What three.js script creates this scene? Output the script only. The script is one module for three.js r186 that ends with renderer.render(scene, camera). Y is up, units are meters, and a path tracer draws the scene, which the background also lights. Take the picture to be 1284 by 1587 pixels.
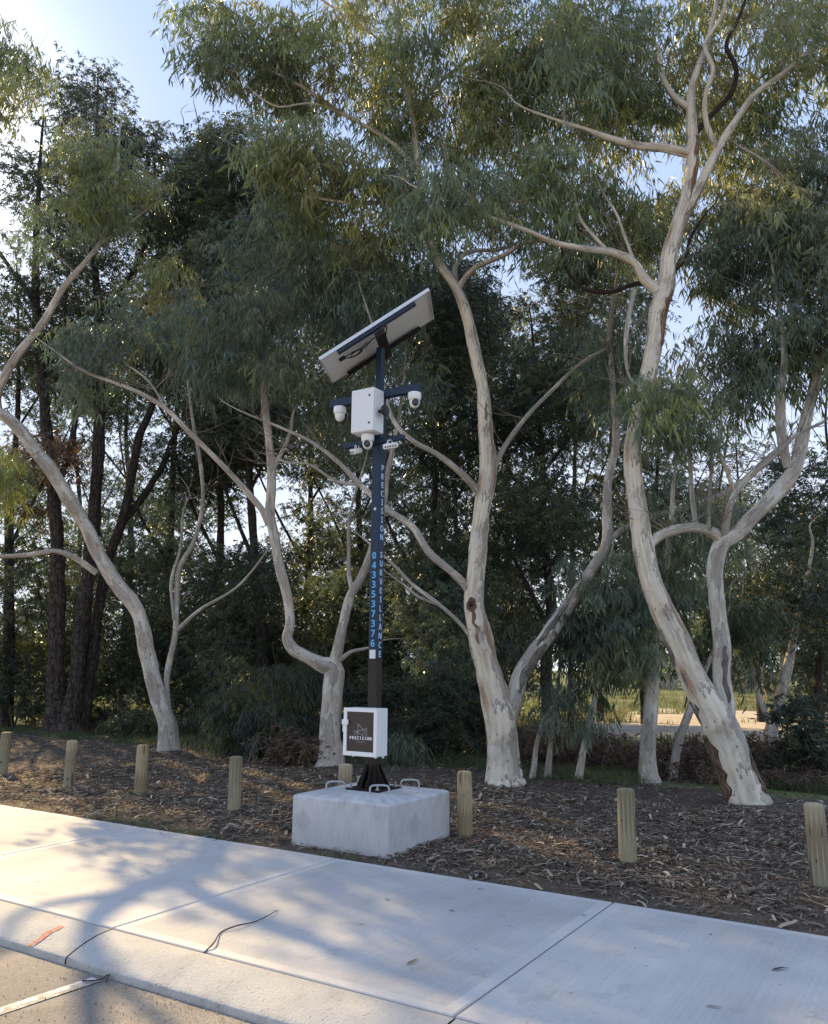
import * as THREE from 'three';
import { mergeGeometries } from 'three/addons/utils/BufferGeometryUtils.js';
import { RoundedBoxGeometry } from 'three/addons/geometries/RoundedBoxGeometry.js';
import { FontLoader } from 'three/addons/loaders/FontLoader.js';
import { TextGeometry } from 'three/addons/geometries/TextGeometry.js';

// ---------------------------------------------------------------- camera, sky, sun, exposure
const scene = new THREE.Scene();
const PW = 1284, PH = 1587, F = 1293;                       // photograph size and focal length, pixels
const camera = new THREE.PerspectiveCamera(2 * Math.atan(PH / 2 / F) * 180 / Math.PI, PW / PH, 0.1, 900);
camera.position.set(0, 1.6, 0);
camera.rotation.order = 'YXZ';
camera.rotation.x = 10.4 * Math.PI / 180;
camera.rotation.z = 0.009;
camera.updateMatrixWorld(true);

const SUN_AZ = -35.5 * Math.PI / 180, SUN_EL = 30 * Math.PI / 180;
const sunDir = new THREE.Vector3(Math.sin(SUN_AZ) * Math.cos(SUN_EL), Math.sin(SUN_EL), -Math.cos(SUN_AZ) * Math.cos(SUN_EL));
{
  const W = 1024, H = 512, d = new Float32Array(W * H * 4), v = new THREE.Vector3();
  for (let j = 0; j < H; j++) for (let i = 0; i < W; i++) {
    const el = ((j + 0.5) / H - 0.5) * Math.PI, az = ((i + 0.5) / W - 0.5) * 2 * Math.PI;
    v.set(Math.cos(el) * Math.cos(az), Math.sin(el), Math.cos(el) * Math.sin(az));
    const s = Math.max(0, Math.sin(el)), k = 1 - Math.pow(1 - s, 3.0);
    const ang = Math.acos(Math.min(1, Math.max(-1, v.dot(sunDir)))) * 180 / Math.PI;
    const g1 = Math.exp(-Math.pow(ang / 7.5, 2)), g2 = Math.exp(-ang / 13), o = (j * W + i) * 4;
    d[o] = 0.60 + (0.225 - 0.60) * k + 0.95 * g1 + 0.11 * g2;
    d[o + 1] = 0.63 + (0.31 - 0.63) * k + 0.88 * g1 + 0.095 * g2;
    d[o + 2] = 0.64 + (0.50 - 0.64) * k + 0.78 * g1 + 0.07 * g2;
    d[o + 3] = 1;
  }
  const t = new THREE.DataTexture(d, W, H, THREE.RGBAFormat, THREE.FloatType);
  t.mapping = THREE.EquirectangularReflectionMapping; t.magFilter = t.minFilter = THREE.LinearFilter; t.needsUpdate = true;
  scene.background = t; scene.environment = t;
}
const sun = new THREE.DirectionalLight(new THREE.Color().setRGB(1.0, 0.73, 0.37), 4.2);
sun.position.copy(sunDir).multiplyScalar(60).add(new THREE.Vector3(0, 0, -8));
sun.target.position.set(0, 0, -8); scene.add(sun, sun.target);
sun.castShadow = true; sun.shadow.mapSize.set(4096, 4096); sun.shadow.radius = 1.0;
Object.assign(sun.shadow.camera, { left: -30, right: 30, top: 30, bottom: -30, near: 1, far: 140 });
const renderer = new THREE.WebGLRenderer({ antialias: true });
renderer.toneMapping = THREE.LinearToneMapping;
renderer.toneMappingExposure = 2.15;
renderer.shadowMap.enabled = true;

// ---------------------------------------------------------------- helpers
function mul32(a) { return () => { a |= 0; a = a + 0x6D2B79F5 | 0; let t = Math.imul(a ^ a >>> 15, 1 | a); t = t + Math.imul(t ^ t >>> 7, 61 | t) ^ t; return ((t ^ t >>> 14) >>> 0) / 4294967296; }; }
const V = (x, y, z) => new THREE.Vector3(x, y, z);
const used = {};
function numbered(n) { const k = used[n] = (used[n] ?? -1) + 1; return k ? `${n}_${String(k).padStart(3, '0')}` : n; }
function tag(o, label, category, group, kind) { if (label) o.userData.label = label; if (category) o.userData.category = category; if (group) o.userData.group = group; if (kind) o.userData.kind = kind; return o; }
function part(name, geo, mat, parent) { const m = new THREE.Mesh(geo, mat); m.name = name; m.castShadow = m.receiveShadow = true; parent.add(m); return m; }
function thing(name, label, category, pos, group) { const g = new THREE.Group(); g.name = numbered(name); g.position.copy(pos); tag(g, label, category, group); scene.add(g); return g; }
const noMat = new THREE.Matrix4();
// a photo pixel gives a direction; the distance comes from the ground or from what the thing stands beside
function dirOf(px, py) { return V(px / PW * 2 - 1, 1 - py / PH * 2, 0.5).unproject(camera).sub(camera.position).normalize(); }
function P(px, py, z) { const d = dirOf(px, py); return d.multiplyScalar(z / -d.z).add(camera.position); }
function G(px, py, y = 0) { const d = dirOf(px, py); return d.multiplyScalar((y - 1.6) / d.y).add(camera.position); }
// frame of the footpath: u along it, v towards the road
const PO = V(-0.63, 0, -7.42), TH = -31.8 * Math.PI / 180, UX = Math.cos(TH), UZ = -Math.sin(TH);
const uv2w = (u, v, y = 0) => V(PO.x + u * UX - v * UZ, y, PO.z + u * UZ + v * UX);
const w2uv = (x, z) => [(x - PO.x) * UX + (z - PO.z) * UZ, -(x - PO.x) * UZ + (z - PO.z) * UX];
function frameGroup(name, label, cat, kind) { const g = new THREE.Group(); g.name = name; g.position.copy(PO); g.rotation.y = TH; tag(g, label, cat, null, kind); scene.add(g); return g; }

// tileable value noise
function noiseField(seed) {
  const r = mul32(seed), N = 256, t = new Float32Array(N * N); for (let i = 0; i < t.length; i++) t[i] = r();
  return (x, y, per = 256) => {
    const xi = Math.floor(x), yi = Math.floor(y), fx = x - xi, fy = y - yi, sx = fx * fx * (3 - 2 * fx), sy = fy * fy * (3 - 2 * fy);
    const a = ((xi % per) + per) % per, b = (((xi + 1) % per) + per) % per, c = ((yi % per) + per) % per, e = (((yi + 1) % per) + per) % per;
    const p = t[(c & 255) * N + (a & 255)], q = t[(c & 255) * N + (b & 255)], u = t[(e & 255) * N + (a & 255)], w = t[(e & 255) * N + (b & 255)];
    return (p + (q - p) * sx) * (1 - sy) + (u + (w - u) * sx) * sy;
  };
}
const NZ = noiseField(11), NZ2 = noiseField(29);
function fbm(n, x, y, per, oct = 4) { let s = 0, a = 0.5, f = 1, tot = 0; for (let i = 0; i < oct; i++) { s += a * n(x * f, y * f, per * f); tot += a; a *= 0.5; f *= 2; } return s / tot; }
const sstep = (a, b, x) => { const t = Math.min(1, Math.max(0, (x - a) / (b - a))); return t * t * (3 - 2 * t); };
const enc = x => Math.max(0, Math.min(255, Math.round(255 * (x <= 0.0031308 ? 12.92 * x : 1.055 * Math.pow(x, 1 / 2.4) - 0.055))));
// fn(u, v) -> [r, g, b (linear), height]; gives a colour map and a bump map
function texPair(W, H, fn, rep = true) {
  const c = new Uint8Array(W * H * 4), b = new Uint8Array(W * H * 4);
  for (let j = 0; j < H; j++) for (let i = 0; i < W; i++) {
    const [r, g, bl, h] = fn((i + 0.5) / W, (j + 0.5) / H), o = (j * W + i) * 4, hh = Math.max(0, Math.min(255, Math.round(h * 255)));
    c[o] = enc(r); c[o + 1] = enc(g); c[o + 2] = enc(bl); c[o + 3] = 255; b[o] = b[o + 1] = b[o + 2] = hh; b[o + 3] = 255;
  }
  return [c, b].map((d, k) => { const t = new THREE.DataTexture(d, W, H, THREE.RGBAFormat); t.wrapS = t.wrapT = rep ? THREE.RepeatWrapping : THREE.ClampToEdgeWrapping; t.magFilter = THREE.LinearFilter; t.minFilter = THREE.LinearMipmapLinearFilter; t.generateMipmaps = true; if (!k) t.colorSpace = THREE.SRGBColorSpace; t.needsUpdate = true; return t; });
}
const std = (r, g, b, rough = 0.8, more = {}) => new THREE.MeshStandardMaterial({ color: new THREE.Color().setRGB(r, g, b), roughness: rough, side: THREE.DoubleSide, ...more });
function mapped(W, H, fn, bumpScale, rough, rx = 1, ry = 1, rep = true, more = {}) { const [m, b] = texPair(W, H, fn, rep); m.repeat.set(rx, ry); b.repeat.set(rx, ry); return new THREE.MeshStandardMaterial({ map: m, bumpMap: b, bumpScale, roughness: rough, side: THREE.DoubleSide, ...more }); }
const mix3 = (a, b, t) => [a[0] + (b[0] - a[0]) * t, a[1] + (b[1] - a[1]) * t, a[2] + (b[2] - a[2]) * t];

// ---------------------------------------------------------------- materials
const M = {};
M.broom = mapped(1024, 1024, (u, v) => {                    // brushed concrete, 2.4 m to a repeat
  const big = fbm(NZ, u * 5, v * 5, 5, 4), fine = NZ2(u * 220, v * 220, 220), line = NZ(u * 250, v * 6, 250), spot = sstep(0.83, 0.95, fbm(NZ2, u * 40, v * 40, 40, 2));
  const mark = sstep(0.70, 0.80, fbm(NZ, u * 13 + 5.5, v * 13, 13, 4)), t = (0.485 + 0.20 * (big - 0.5) + 0.05 * (fine - 0.5) + 0.045 * (line - 0.5) - 0.10 * spot) * (1 - 0.10 * mark);
  return [t * 1.02, t * 0.985, t * 0.93, 0.5 + 0.3 * (line - 0.5) + 0.25 * (fine - 0.5)];
}, 0.0022, 0.85, 1 / 2.4, 1 / 2.4);
M.trowel = mapped(512, 512, (u, v) => {                     // steel-trowelled margins along the joints
  const big = fbm(NZ2, u * 4, v * 4, 4, 4), fine = NZ(u * 120, v * 120, 120), t = 0.54 + 0.10 * (big - 0.5) + 0.05 * (fine - 0.5);
  return [t * 1.01, t * 0.98, t * 0.93, 0.5 + 0.2 * (fine - 0.5)];
}, 0.001, 0.7, 1 / 1.3, 1 / 1.3);
M.kerb = mapped(1024, 512, (u, v) => {
  const big = fbm(NZ2, u * 8, v * 4, 4, 5), fine = NZ(u * 300, v * 150, 150), drip = sstep(0.55, 0.8, fbm(NZ, u * 20, v * 8, 4, 3)), pit = sstep(0.8, 0.9, NZ2(u * 160, v * 80, 80));
  const t = 0.44 + 0.22 * (big - 0.5) + 0.07 * (fine - 0.5) - 0.06 * drip - 0.05 * pit;
  return [t * 1.0, t * 0.975, t * 0.91, 0.5 + 0.4 * (fine - 0.5) - 0.4 * pit];
}, 0.003, 0.85, 1 / 2.0, 1 / 1.0);
M.joint = std(0.06, 0.055, 0.05, 0.95);
M.asphalt = mapped(1024, 1024, (u, v) => {
  const big = fbm(NZ, u * 4, v * 4, 4, 4), f = NZ2(u * 256, v * 256, 256), f2 = NZ(u * 180, v * 180, 180), chip = sstep(0.72, 0.8, f), dust = sstep(0.45, 0.7, fbm(NZ2, u * 7 + 0.4, v * 7, 7, 5));
  let c = mix3([0.15, 0.143, 0.135], [0.27, 0.255, 0.235], chip * 0.6); c = mix3(c, [0.29, 0.262, 0.228], 0.3 + 0.4 * dust);
  const t = 0.85 + 0.3 * big + 0.25 * (f2 - 0.5);
  return [c[0] * t, c[1] * t, c[2] * t, 0.4 + 0.4 * f + 0.2 * f2];
}, 0.006, 0.9, 1 / 1.6, 1 / 1.6);
M.sand = mapped(512, 512, (u, v) => { const b = fbm(NZ, u * 6, v * 6, 6, 5), f = NZ2(u * 200, v * 200, 200), t = 0.8 + 0.35 * b + 0.2 * (f - 0.5); return [0.34 * t, 0.285 * t, 0.215 * t, 0.5 * b + 0.5 * f]; }, 0.008, 0.95, 1, 1);
M.track = mapped(512, 512, (u, v) => { const b = fbm(NZ, u * 6, v * 6, 6, 5), f = NZ2(u * 200, v * 200, 200), t = 0.8 + 0.35 * b + 0.2 * (f - 0.5); return [0.50 * t, 0.43 * t, 0.34 * t, 0.5 * b + 0.5 * f]; }, 0.02, 0.95, 1 / 4, 1 / 4);
M.paint = mapped(512, 256, (u, v) => { const w = sstep(0.42, 0.62, fbm(NZ, u * 16, v * 4, 4, 5)), c = mix3([0.30, 0.28, 0.25], [0.66, 0.64, 0.59], w); return [...c, w]; }, 0.001, 0.8, 1, 1, false);
M.orange = mapped(128, 256, (u, v) => { const w = sstep(0.35, 0.6, fbm(NZ, u * 12, v * 24, 12, 3)), c = mix3([0.42, 0.33, 0.28], [0.52, 0.13, 0.07], w); return [...c, w]; }, 0.0005, 0.85, 4, 4);
M.litter = mapped(1024, 1024, (u, v) => {
  const b = fbm(NZ, u * 6, v * 6, 6, 4), f = NZ2(u * 128, v * 128, 128), g = NZ(u * 200 + v * 60, v * 90 - u * 30, 256), pale = sstep(0.7, 0.85, g);
  let c = mix3([0.045, 0.032, 0.022], [0.13, 0.095, 0.068], f); c = mix3(c, [0.27, 0.22, 0.17], pale * 0.6); const t = 0.7 + 0.6 * b;
  return [c[0] * t, c[1] * t, c[2] * t, 0.5 * f + 0.5 * g];
}, 0.02, 0.95, 1 / 1.5, 1 / 1.5);
M.lawn = mapped(1024, 1024, (u, v) => {
  const b = fbm(NZ, u * 7, v * 7, 7, 5), f = NZ2(u * 200, v * 200, 200), dry = sstep(0.5, 0.68, fbm(NZ2, u * 5, v * 5, 5, 4));
  let c = mix3([0.07, 0.10, 0.025], [0.14, 0.17, 0.045], f); c = mix3(c, [0.23, 0.19, 0.12], dry * 0.7); const t = 0.7 + 0.6 * b;
  return [c[0] * t, c[1] * t, c[2] * t, f];
}, 0.03, 0.95, 1 / 6, 1 / 6);
function gumBark(seed, patch, stain, base = [0.74, 0.65, 0.50]) {     // smooth eucalypt bark: u once around, v 3 m to a repeat
  const A = noiseField(seed), B = noiseField(seed + 7);
  return mapped(512, 1024, (u, v) => {
    const wu = u + 0.05 * (fbm(A, u * 6, v * 12, 6, 3) - 0.5), big = fbm(A, u * 4, v * 8, 4, 5), streak = fbm(B, wu * 32, v * 8, 8, 4), fine = A(u * 120, v * 240, 120), low = fbm(B, u * 3, v * 3, 3, 3);
    const ed = fbm(B, wu * 8, v * 12, 4, 6), flake = sstep(0.615 - patch, 0.63 - patch, ed + 0.12 * (low - 0.5)), edge = flake * (1 - sstep(0.63 - patch, 0.655 - patch, ed + 0.12 * (low - 0.5)));
    const rust = stain * sstep(0.46, 0.68, fbm(A, wu * 12 + 0.5, v * 4, 4, 4)) * sstep(0.42, 0.6, fbm(B, u * 4, v * 4 + 0.5, 4, 3)), pock = sstep(0.92, 0.97, B(u * 32, v * 64, 32)), crease = sstep(0.78, 0.9, A(u * 10, v * 130, 10)) * sstep(0.5, 0.7, low);
    let c = mix3(base, [0.46, 0.39, 0.30], sstep(0.40, 0.66, big) * 0.85); c = mix3(c, [0.78, 0.72, 0.62], sstep(0.5, 0.62, fbm(A, wu * 8, v * 16 + 0.3, 8, 4)) * 0.5);
    c = mix3(c, [0.36, 0.315, 0.265], flake * 0.8); c = mix3(c, [0.36, 0.175, 0.07], rust * 0.85); c = mix3(c, [0.16, 0.12, 0.09], Math.max(pock * 0.75, edge * 0.45, crease * 0.35));
    const t = 0.62 + 0.62 * streak + 0.16 * (fine - 0.5);
    return [c[0] * t, c[1] * t, c[2] * t, 0.55 + 0.25 * (big - 0.5) - 0.25 * flake + 0.3 * (streak - 0.5) + 0.1 * (fine - 0.5) - 0.3 * pock - 0.2 * crease];
  }, 0.02, 0.8, 1, 1 / 3);
}
M.barkCream = gumBark(101, 0.02, 1.0);
M.barkPale = gumBark(131, 0.02, 0.35, [0.64, 0.595, 0.51]);
M.barkGrey = gumBark(171, 0.12, 0.25, [0.60, 0.56, 0.49]);
function roughBark(seed, ca, cb) {
  const A = noiseField(seed), B = noiseField(seed + 5);
  return mapped(512, 512, (u, v) => {
    const w = 0.06 * (fbm(A, u * 4, v * 4, 4, 3) - 0.5), fur = Math.abs(fbm(B, (u + w) * 22, v * 11, 11, 3) - 0.5) * 2, f = A(u * 128, v * 40, 8), h = sstep(0.02, 0.28, fur), c = mix3(ca, cb, 0.75 * h + 0.25 * f);
    return [...c, 0.8 * h + 0.2 * f];
  }, 0.05, 0.95, 2, 1 / 1.5);
}
M.barkDark = roughBark(211, [0.016, 0.012, 0.010], [0.105, 0.08, 0.064]);
M.barkRed = roughBark(231, [0.03, 0.018, 0.013], [0.14, 0.09, 0.066]);
M.twig = std(0.24, 0.19, 0.15, 0.9);
M.twigDark = std(0.075, 0.058, 0.046, 0.95);
const leafMat = () => new THREE.MeshPhysicalMaterial({ color: 0xffffff, roughness: 1, transmission: 0.45, thickness: 0, ior: 1.4, clearcoat: 0.6, clearcoatRoughness: 0.35, side: THREE.DoubleSide, vertexColors: true });
M.leaf = leafMat(); M.blade = leafMat(); M.blade.vertexColors = false;
M.dry = std(1, 1, 1, 0.9);
M.wood = mapped(256, 512, (u, v) => {                       // treated pine, u once round, v once up
  const w = 0.05 * fbm(NZ, u * 3, v * 3, 3, 3), gr = fbm(NZ2, (u + w) * 36, v * 3, 3, 3), crack = sstep(0.74, 0.84, NZ((u + w) * 26, v * 1.6, 26)), big = fbm(NZ, u * 3, v * 4, 3, 4);
  const knot = sstep(0.9, 0.97, NZ2(u * 8, v * 9, 8));
  let c = mix3([0.24, 0.19, 0.11], [0.46, 0.385, 0.25], sstep(0.25, 0.75, gr)); c = mix3(c, [0.24, 0.235, 0.15], sstep(0.42, 0.66, big) * 0.7); c = mix3(c, [0.07, 0.048, 0.03], Math.max(crack * 0.85, knot * 0.8));
  return [...c, 0.6 + 0.3 * (gr - 0.5) - 0.5 * crack];
}, 0.006, 0.85, 1, 1, true);
M.block = mapped(1024, 1024, (u, v) => {                    // cast concrete block: runs and damp blotches
  const run = fbm(NZ2, u * 44, v * 5, 5, 4), big = fbm(NZ, u * 5, v * 5, 5, 5), fine = NZ(u * 220, v * 220, 220), blot = sstep(0.56, 0.72, fbm(NZ2, u * 7 + 2.3, v * 6, 6, 4)), pit = sstep(0.9, 0.96, NZ2(u * 130, v * 130, 130));
  let t = 0.53 + 0.16 * (big - 0.5) + 0.22 * (run - 0.5) + 0.04 * (fine - 0.5); t *= 1 - 0.16 * blot - 0.25 * pit;
  return [t, t * 0.99, t * 0.965, 0.5 + 0.2 * (fine - 0.5) + 0.1 * (run - 0.5) - 0.5 * pit];
}, 0.003, 0.8, 1, 1, true);
M.navy = new THREE.MeshPhysicalMaterial({ color: new THREE.Color().setRGB(0.013, 0.030, 0.060), roughness: 0.4, specularIntensity: 0.6, side: THREE.DoubleSide });
M.blackSteel = new THREE.MeshPhysicalMaterial({ color: new THREE.Color().setRGB(0.016, 0.012, 0.010), roughness: 0.6, specularIntensity: 0.4, side: THREE.DoubleSide });
M.brownSteel = new THREE.MeshPhysicalMaterial({ color: new THREE.Color().setRGB(0.035, 0.026, 0.020), roughness: 0.5, specularIntensity: 0.5, side: THREE.DoubleSide });
M.galv = std(0.42, 0.43, 0.43, 0.45, { metalness: 0.7 });
M.enclosure = new THREE.MeshPhysicalMaterial({ color: new THREE.Color().setRGB(0.78, 0.79, 0.78), roughness: 0.42, side: THREE.DoubleSide });
M.white = new THREE.MeshPhysicalMaterial({ color: new THREE.Color().setRGB(0.84, 0.83, 0.80), roughness: 0.3, side: THREE.DoubleSide });
M.black = new THREE.MeshPhysicalMaterial({ color: new THREE.Color().setRGB(0.012, 0.012, 0.013), roughness: 0.3, side: THREE.DoubleSide });
M.lens = new THREE.MeshPhysicalMaterial({ color: new THREE.Color().setRGB(0.006, 0.006, 0.008), roughness: 0.08, clearcoat: 1, clearcoatRoughness: 0.03, side: THREE.DoubleSide });
M.aluminium = std(0.62, 0.63, 0.64, 0.35, { metalness: 0.6 });
M.backsheet = std(0.80, 0.79, 0.76, 0.5);
M.cells = new THREE.MeshPhysicalMaterial({ color: new THREE.Color().setRGB(0.01, 0.014, 0.035), roughness: 0.1, clearcoat: 1, side: THREE.DoubleSide });
M.rubber = std(0.014, 0.014, 0.014, 0.6);
M.cyan = std(0.10, 0.45, 0.80, 0.5);
M.paleBlue = std(0.42, 0.60, 0.80, 0.5);
M.sticker = std(0.70, 0.70, 0.69, 0.5);
M.lampGlass = new THREE.MeshPhysicalMaterial({ color: new THREE.Color().setRGB(0.55, 0.55, 0.5), roughness: 0.15, side: THREE.DoubleSide });

// ---------------------------------------------------------------- ground, road, kerb, footpath
function sheet(u0, u1, v0, v1, nu, nv, yf) {                // a sheet in the footpath's frame, uv in metres
  const g = new THREE.PlaneGeometry(1, 1, nu, nv), p = g.attributes.position, t = g.attributes.uv;
  for (let i = 0; i < p.count; i++) { const u = u0 + (p.getX(i) + 0.5) * (u1 - u0), v = v0 + (0.5 - p.getY(i)) * (v1 - v0); p.setXYZ(i, u, yf ? yf(u, v) : 0, v); t.setXY(i, u, v); }
  g.computeVertexNormals(); return g;
}
const hMulch = (u, v) => { const e = sstep(0, -0.7, v); return -0.012 + e * (0.02 + 0.07 * (fbm(NZ, u * 0.8 + 40, v * 0.8 + 40, 256, 3) - 0.5) + 0.03 * (NZ2(u * 5 + 60, v * 5 + 60) - 0.5)); };
const PITCH = 2.39, PATHW = 2.265, ROAD_Y = -0.118;
{
  const ground = frameGroup('ground', 'flat earth under and around the park', 'ground', 'structure');
  part('ground', sheet(-350, 350, -350, 350, 8, 8, () => -0.35), M.sand, ground).name = 'ground_sheet';
  const lawn = frameGroup('park_lawn', 'sunlit park grass beyond the trees', 'lawn', 'structure');
  part('lawn_sheet', sheet(-200, 200, -300, 0.0, 60, 80, (u, v) => -0.05 + 0.25 * sstep(-14, -40, v) * (NZ(u * 0.1 + 50, v * 0.1 + 90))), M.lawn, lawn);
  const track = frameGroup('sand_track', 'pale sandy track crossing the park behind the trees', 'track', 'structure');
  part('track_sheet', sheet(-5, 60, -27, -13.2, 80, 20, (u, v) => 0.01 + 0.06 * NZ(u * 0.6 + 3, v * 0.6 + 30) + 0.25 * sstep(-14, -40, v) * (NZ(u * 0.1 + 50, v * 0.1 + 90)) - 0.09 * sstep(1.5, 0, Math.min(v + 27.2 - 1.9 * NZ(u * .5, 3), -13.1 - v, u + 5.2 - 2 * NZ(3, v * .5)))), M.track, track);
  const road = frameGroup('road', 'grey asphalt parking bay with dusty patches', 'road', 'structure');
  part('asphalt', sheet(-60, 60, 2.40, 22, 60, 20, (u, v) => ROAD_Y + 0.012 * (NZ(u * 0.7, v * 0.7) - 0.5) * sstep(2.4, 2.8, v)), M.asphalt, road);
  const bed = frameGroup('mulch_bed', 'bark and leaf litter bed between path and trees', 'mulch', 'structure');
  part('litter_sheet', sheet(-22, 12, -6.6, 0.0, 240, 60, (u, v) => hMulch(u, v) - 0.06 * sstep(-5.4, -6.6, v)), M.litter, bed);
  const path = frameGroup('footpath', 'brushed concrete footpath slabs with trowelled joints', 'footpath', 'structure');
  part('joint_bed', sheet(-30, 14, 0.01, 2.30, 1, 1, () => -0.022), M.joint, path);
  const ring = (w, d, m, ch) => {                           // slab body with an open field in the top
    const P0 = [], I = [], UVs = [], q = (a, b, c, e) => { const k = P0.length / 3; for (const p of [a, b, c, e]) { P0.push(...p); UVs.push(p[0], p[2] + p[1]); } I.push(k, k + 1, k + 2, k, k + 2, k + 3); };
    const R = (i, y) => [[i, y, i], [w - i, y, i], [w - i, y, d - i], [i, y, d - i]], a = R(0, -0.1), b = R(0, -ch), c = R(ch, 0), e = R(m, 0);
    for (const [lo, hi] of [[a, b], [b, c], [c, e]]) for (let k = 0; k < 4; k++) { const n = (k + 1) % 4; q(lo[k], hi[k], hi[n], lo[n]); }
    const g = new THREE.BufferGeometry(); g.setAttribute('position', new THREE.Float32BufferAttribute(P0, 3)); g.setAttribute('uv', new THREE.Float32BufferAttribute(UVs, 2)); g.setIndex(I); g.computeVertexNormals(); return g;
  };
  const broomTones = [1, 0.94, 1.04, 0.97].map(t => { const m = M.broom.clone(); m.color.setRGB(t, t, t * (t > 1 ? 0.985 : 1)); return m; });
  const w = PITCH - 0.014, body = ring(w, PATHW, 0.075, 0.006);
  for (let k = -8; k < 4; k++) {
    const s = part('slab', body, M.trowel, path); s.position.set(k * PITCH + 0.007, 0, 0);
    const f = sheet(0.075, w - 0.075, 0.075, PATHW - 0.075, 1, 1); for (let i = 0; i < 4; i++) f.attributes.uv.setXY(i, f.attributes.uv.getX(i) + k * 0.83, f.attributes.uv.getY(i) + k * 0.37);
    part('brushed_field', f, broomTones[(k * 5 + 45) % 4], s);
  }
  // mountable kerb, one cast length per slab
  const kerb = frameGroup('kerb', 'pale concrete mountable kerb along the road edge', 'kerb', 'structure');
  const prof = [[2.285, -0.06], [2.285, -0.006], [2.291, 0], [2.34, -0.002], [2.40, -0.009], [2.47, -0.026], [2.525, -0.048], [2.565, -0.064], [2.590, -0.076], [2.599, -0.088], [2.603, -0.18]];
  const kg = (L) => { const n = 24, P0 = [], U = [], I = []; let s = 0; const acc = prof.map((p, i) => (s += i ? Math.hypot(p[0] - prof[i - 1][0], p[1] - prof[i - 1][1]) : 0)); for (let i = 0; i <= n; i++) prof.forEach((p, j) => { const wob = j > 5 ? 0.006 * (NZ(i * 1.7, j * 0.3) - 0.5) : 0; P0.push(i / n * L, p[1] + wob, p[0] + wob); U.push(i / n * L, acc[j]); }); const m = prof.length; for (let i = 0; i < n; i++) for (let j = 0; j < m - 1; j++) { const a = i * m + j; I.push(a, a + 1, a + m + 1, a, a + m + 1, a + m); } const g = new THREE.BufferGeometry(); g.setAttribute('position', new THREE.Float32BufferAttribute(P0, 3)); g.setAttribute('uv', new THREE.Float32BufferAttribute(U, 2)); g.setIndex(I); g.computeVertexNormals(); return g; };
  const kgeo = kg(PITCH - 0.012);
  for (let k = -8; k < 4; k++) { const s = part('kerb_length', kgeo, M.kerb, kerb); s.position.x = k * PITCH + 0.006 + 0.02; }
  part('joint_filler', sheet(-20, 10, 2.2, 2.59, 1, 4, (u, v) => -0.03 - 0.09 * sstep(2.38, 2.56, v)), M.joint, kerb);
  // painted marks
  const onKerb = (v) => { for (let i = 1; i < prof.length; i++) if (v <= prof[i][0] && prof[i][0] > prof[i - 1][0]) return prof[i - 1][1] + (prof[i][1] - prof[i - 1][1]) * (v - prof[i - 1][0]) / (prof[i][0] - prof[i - 1][0]); return -0.1; };
  const mk = frameGroup('kerb_mark', 'orange spray paint dash across the kerb', 'paint mark');
  const og = sheet(-0.335, -0.285, 2.40, 2.592, 2, 10, (u, v) => onKerb(v) + 0.0028); { const p = og.attributes.position; for (let i = 0; i < p.count; i++) p.setX(i, p.getX(i) + 0.004 * Math.sin(p.getZ(i) * 60) + 0.1 * (2.4 - p.getZ(i))); } part('paint_dash', og, M.orange, mk);
  const a = G(-60, 1590, ROAD_Y), b = G(150, 1519, ROAD_Y), [u0, v0] = w2uv(a.x, a.z), [u1, v1] = w2uv(b.x, b.z), len = Math.hypot(u1 - u0, v1 - v0);
  const ln = frameGroup('parking_line', 'worn white painted parking line on the asphalt', 'road marking');
  const lg = new THREE.PlaneGeometry(len, 0.085, 30, 1); lg.rotateX(-Math.PI / 2); lg.rotateY(-Math.atan2(v1 - v0, u1 - u0)); lg.translate((u0 + u1) / 2, 0, (v0 + v1) / 2); { const p = lg.attributes.position; for (let i = 0; i < p.count; i++) p.setY(i, ROAD_Y + 0.004 + 0.012 * (NZ(p.getX(i) * 0.7, p.getZ(i) * 0.7) - 0.5) * sstep(2.4, 2.8, p.getZ(i))); } part('line_paint', lg, M.paint, ln);
}

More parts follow.
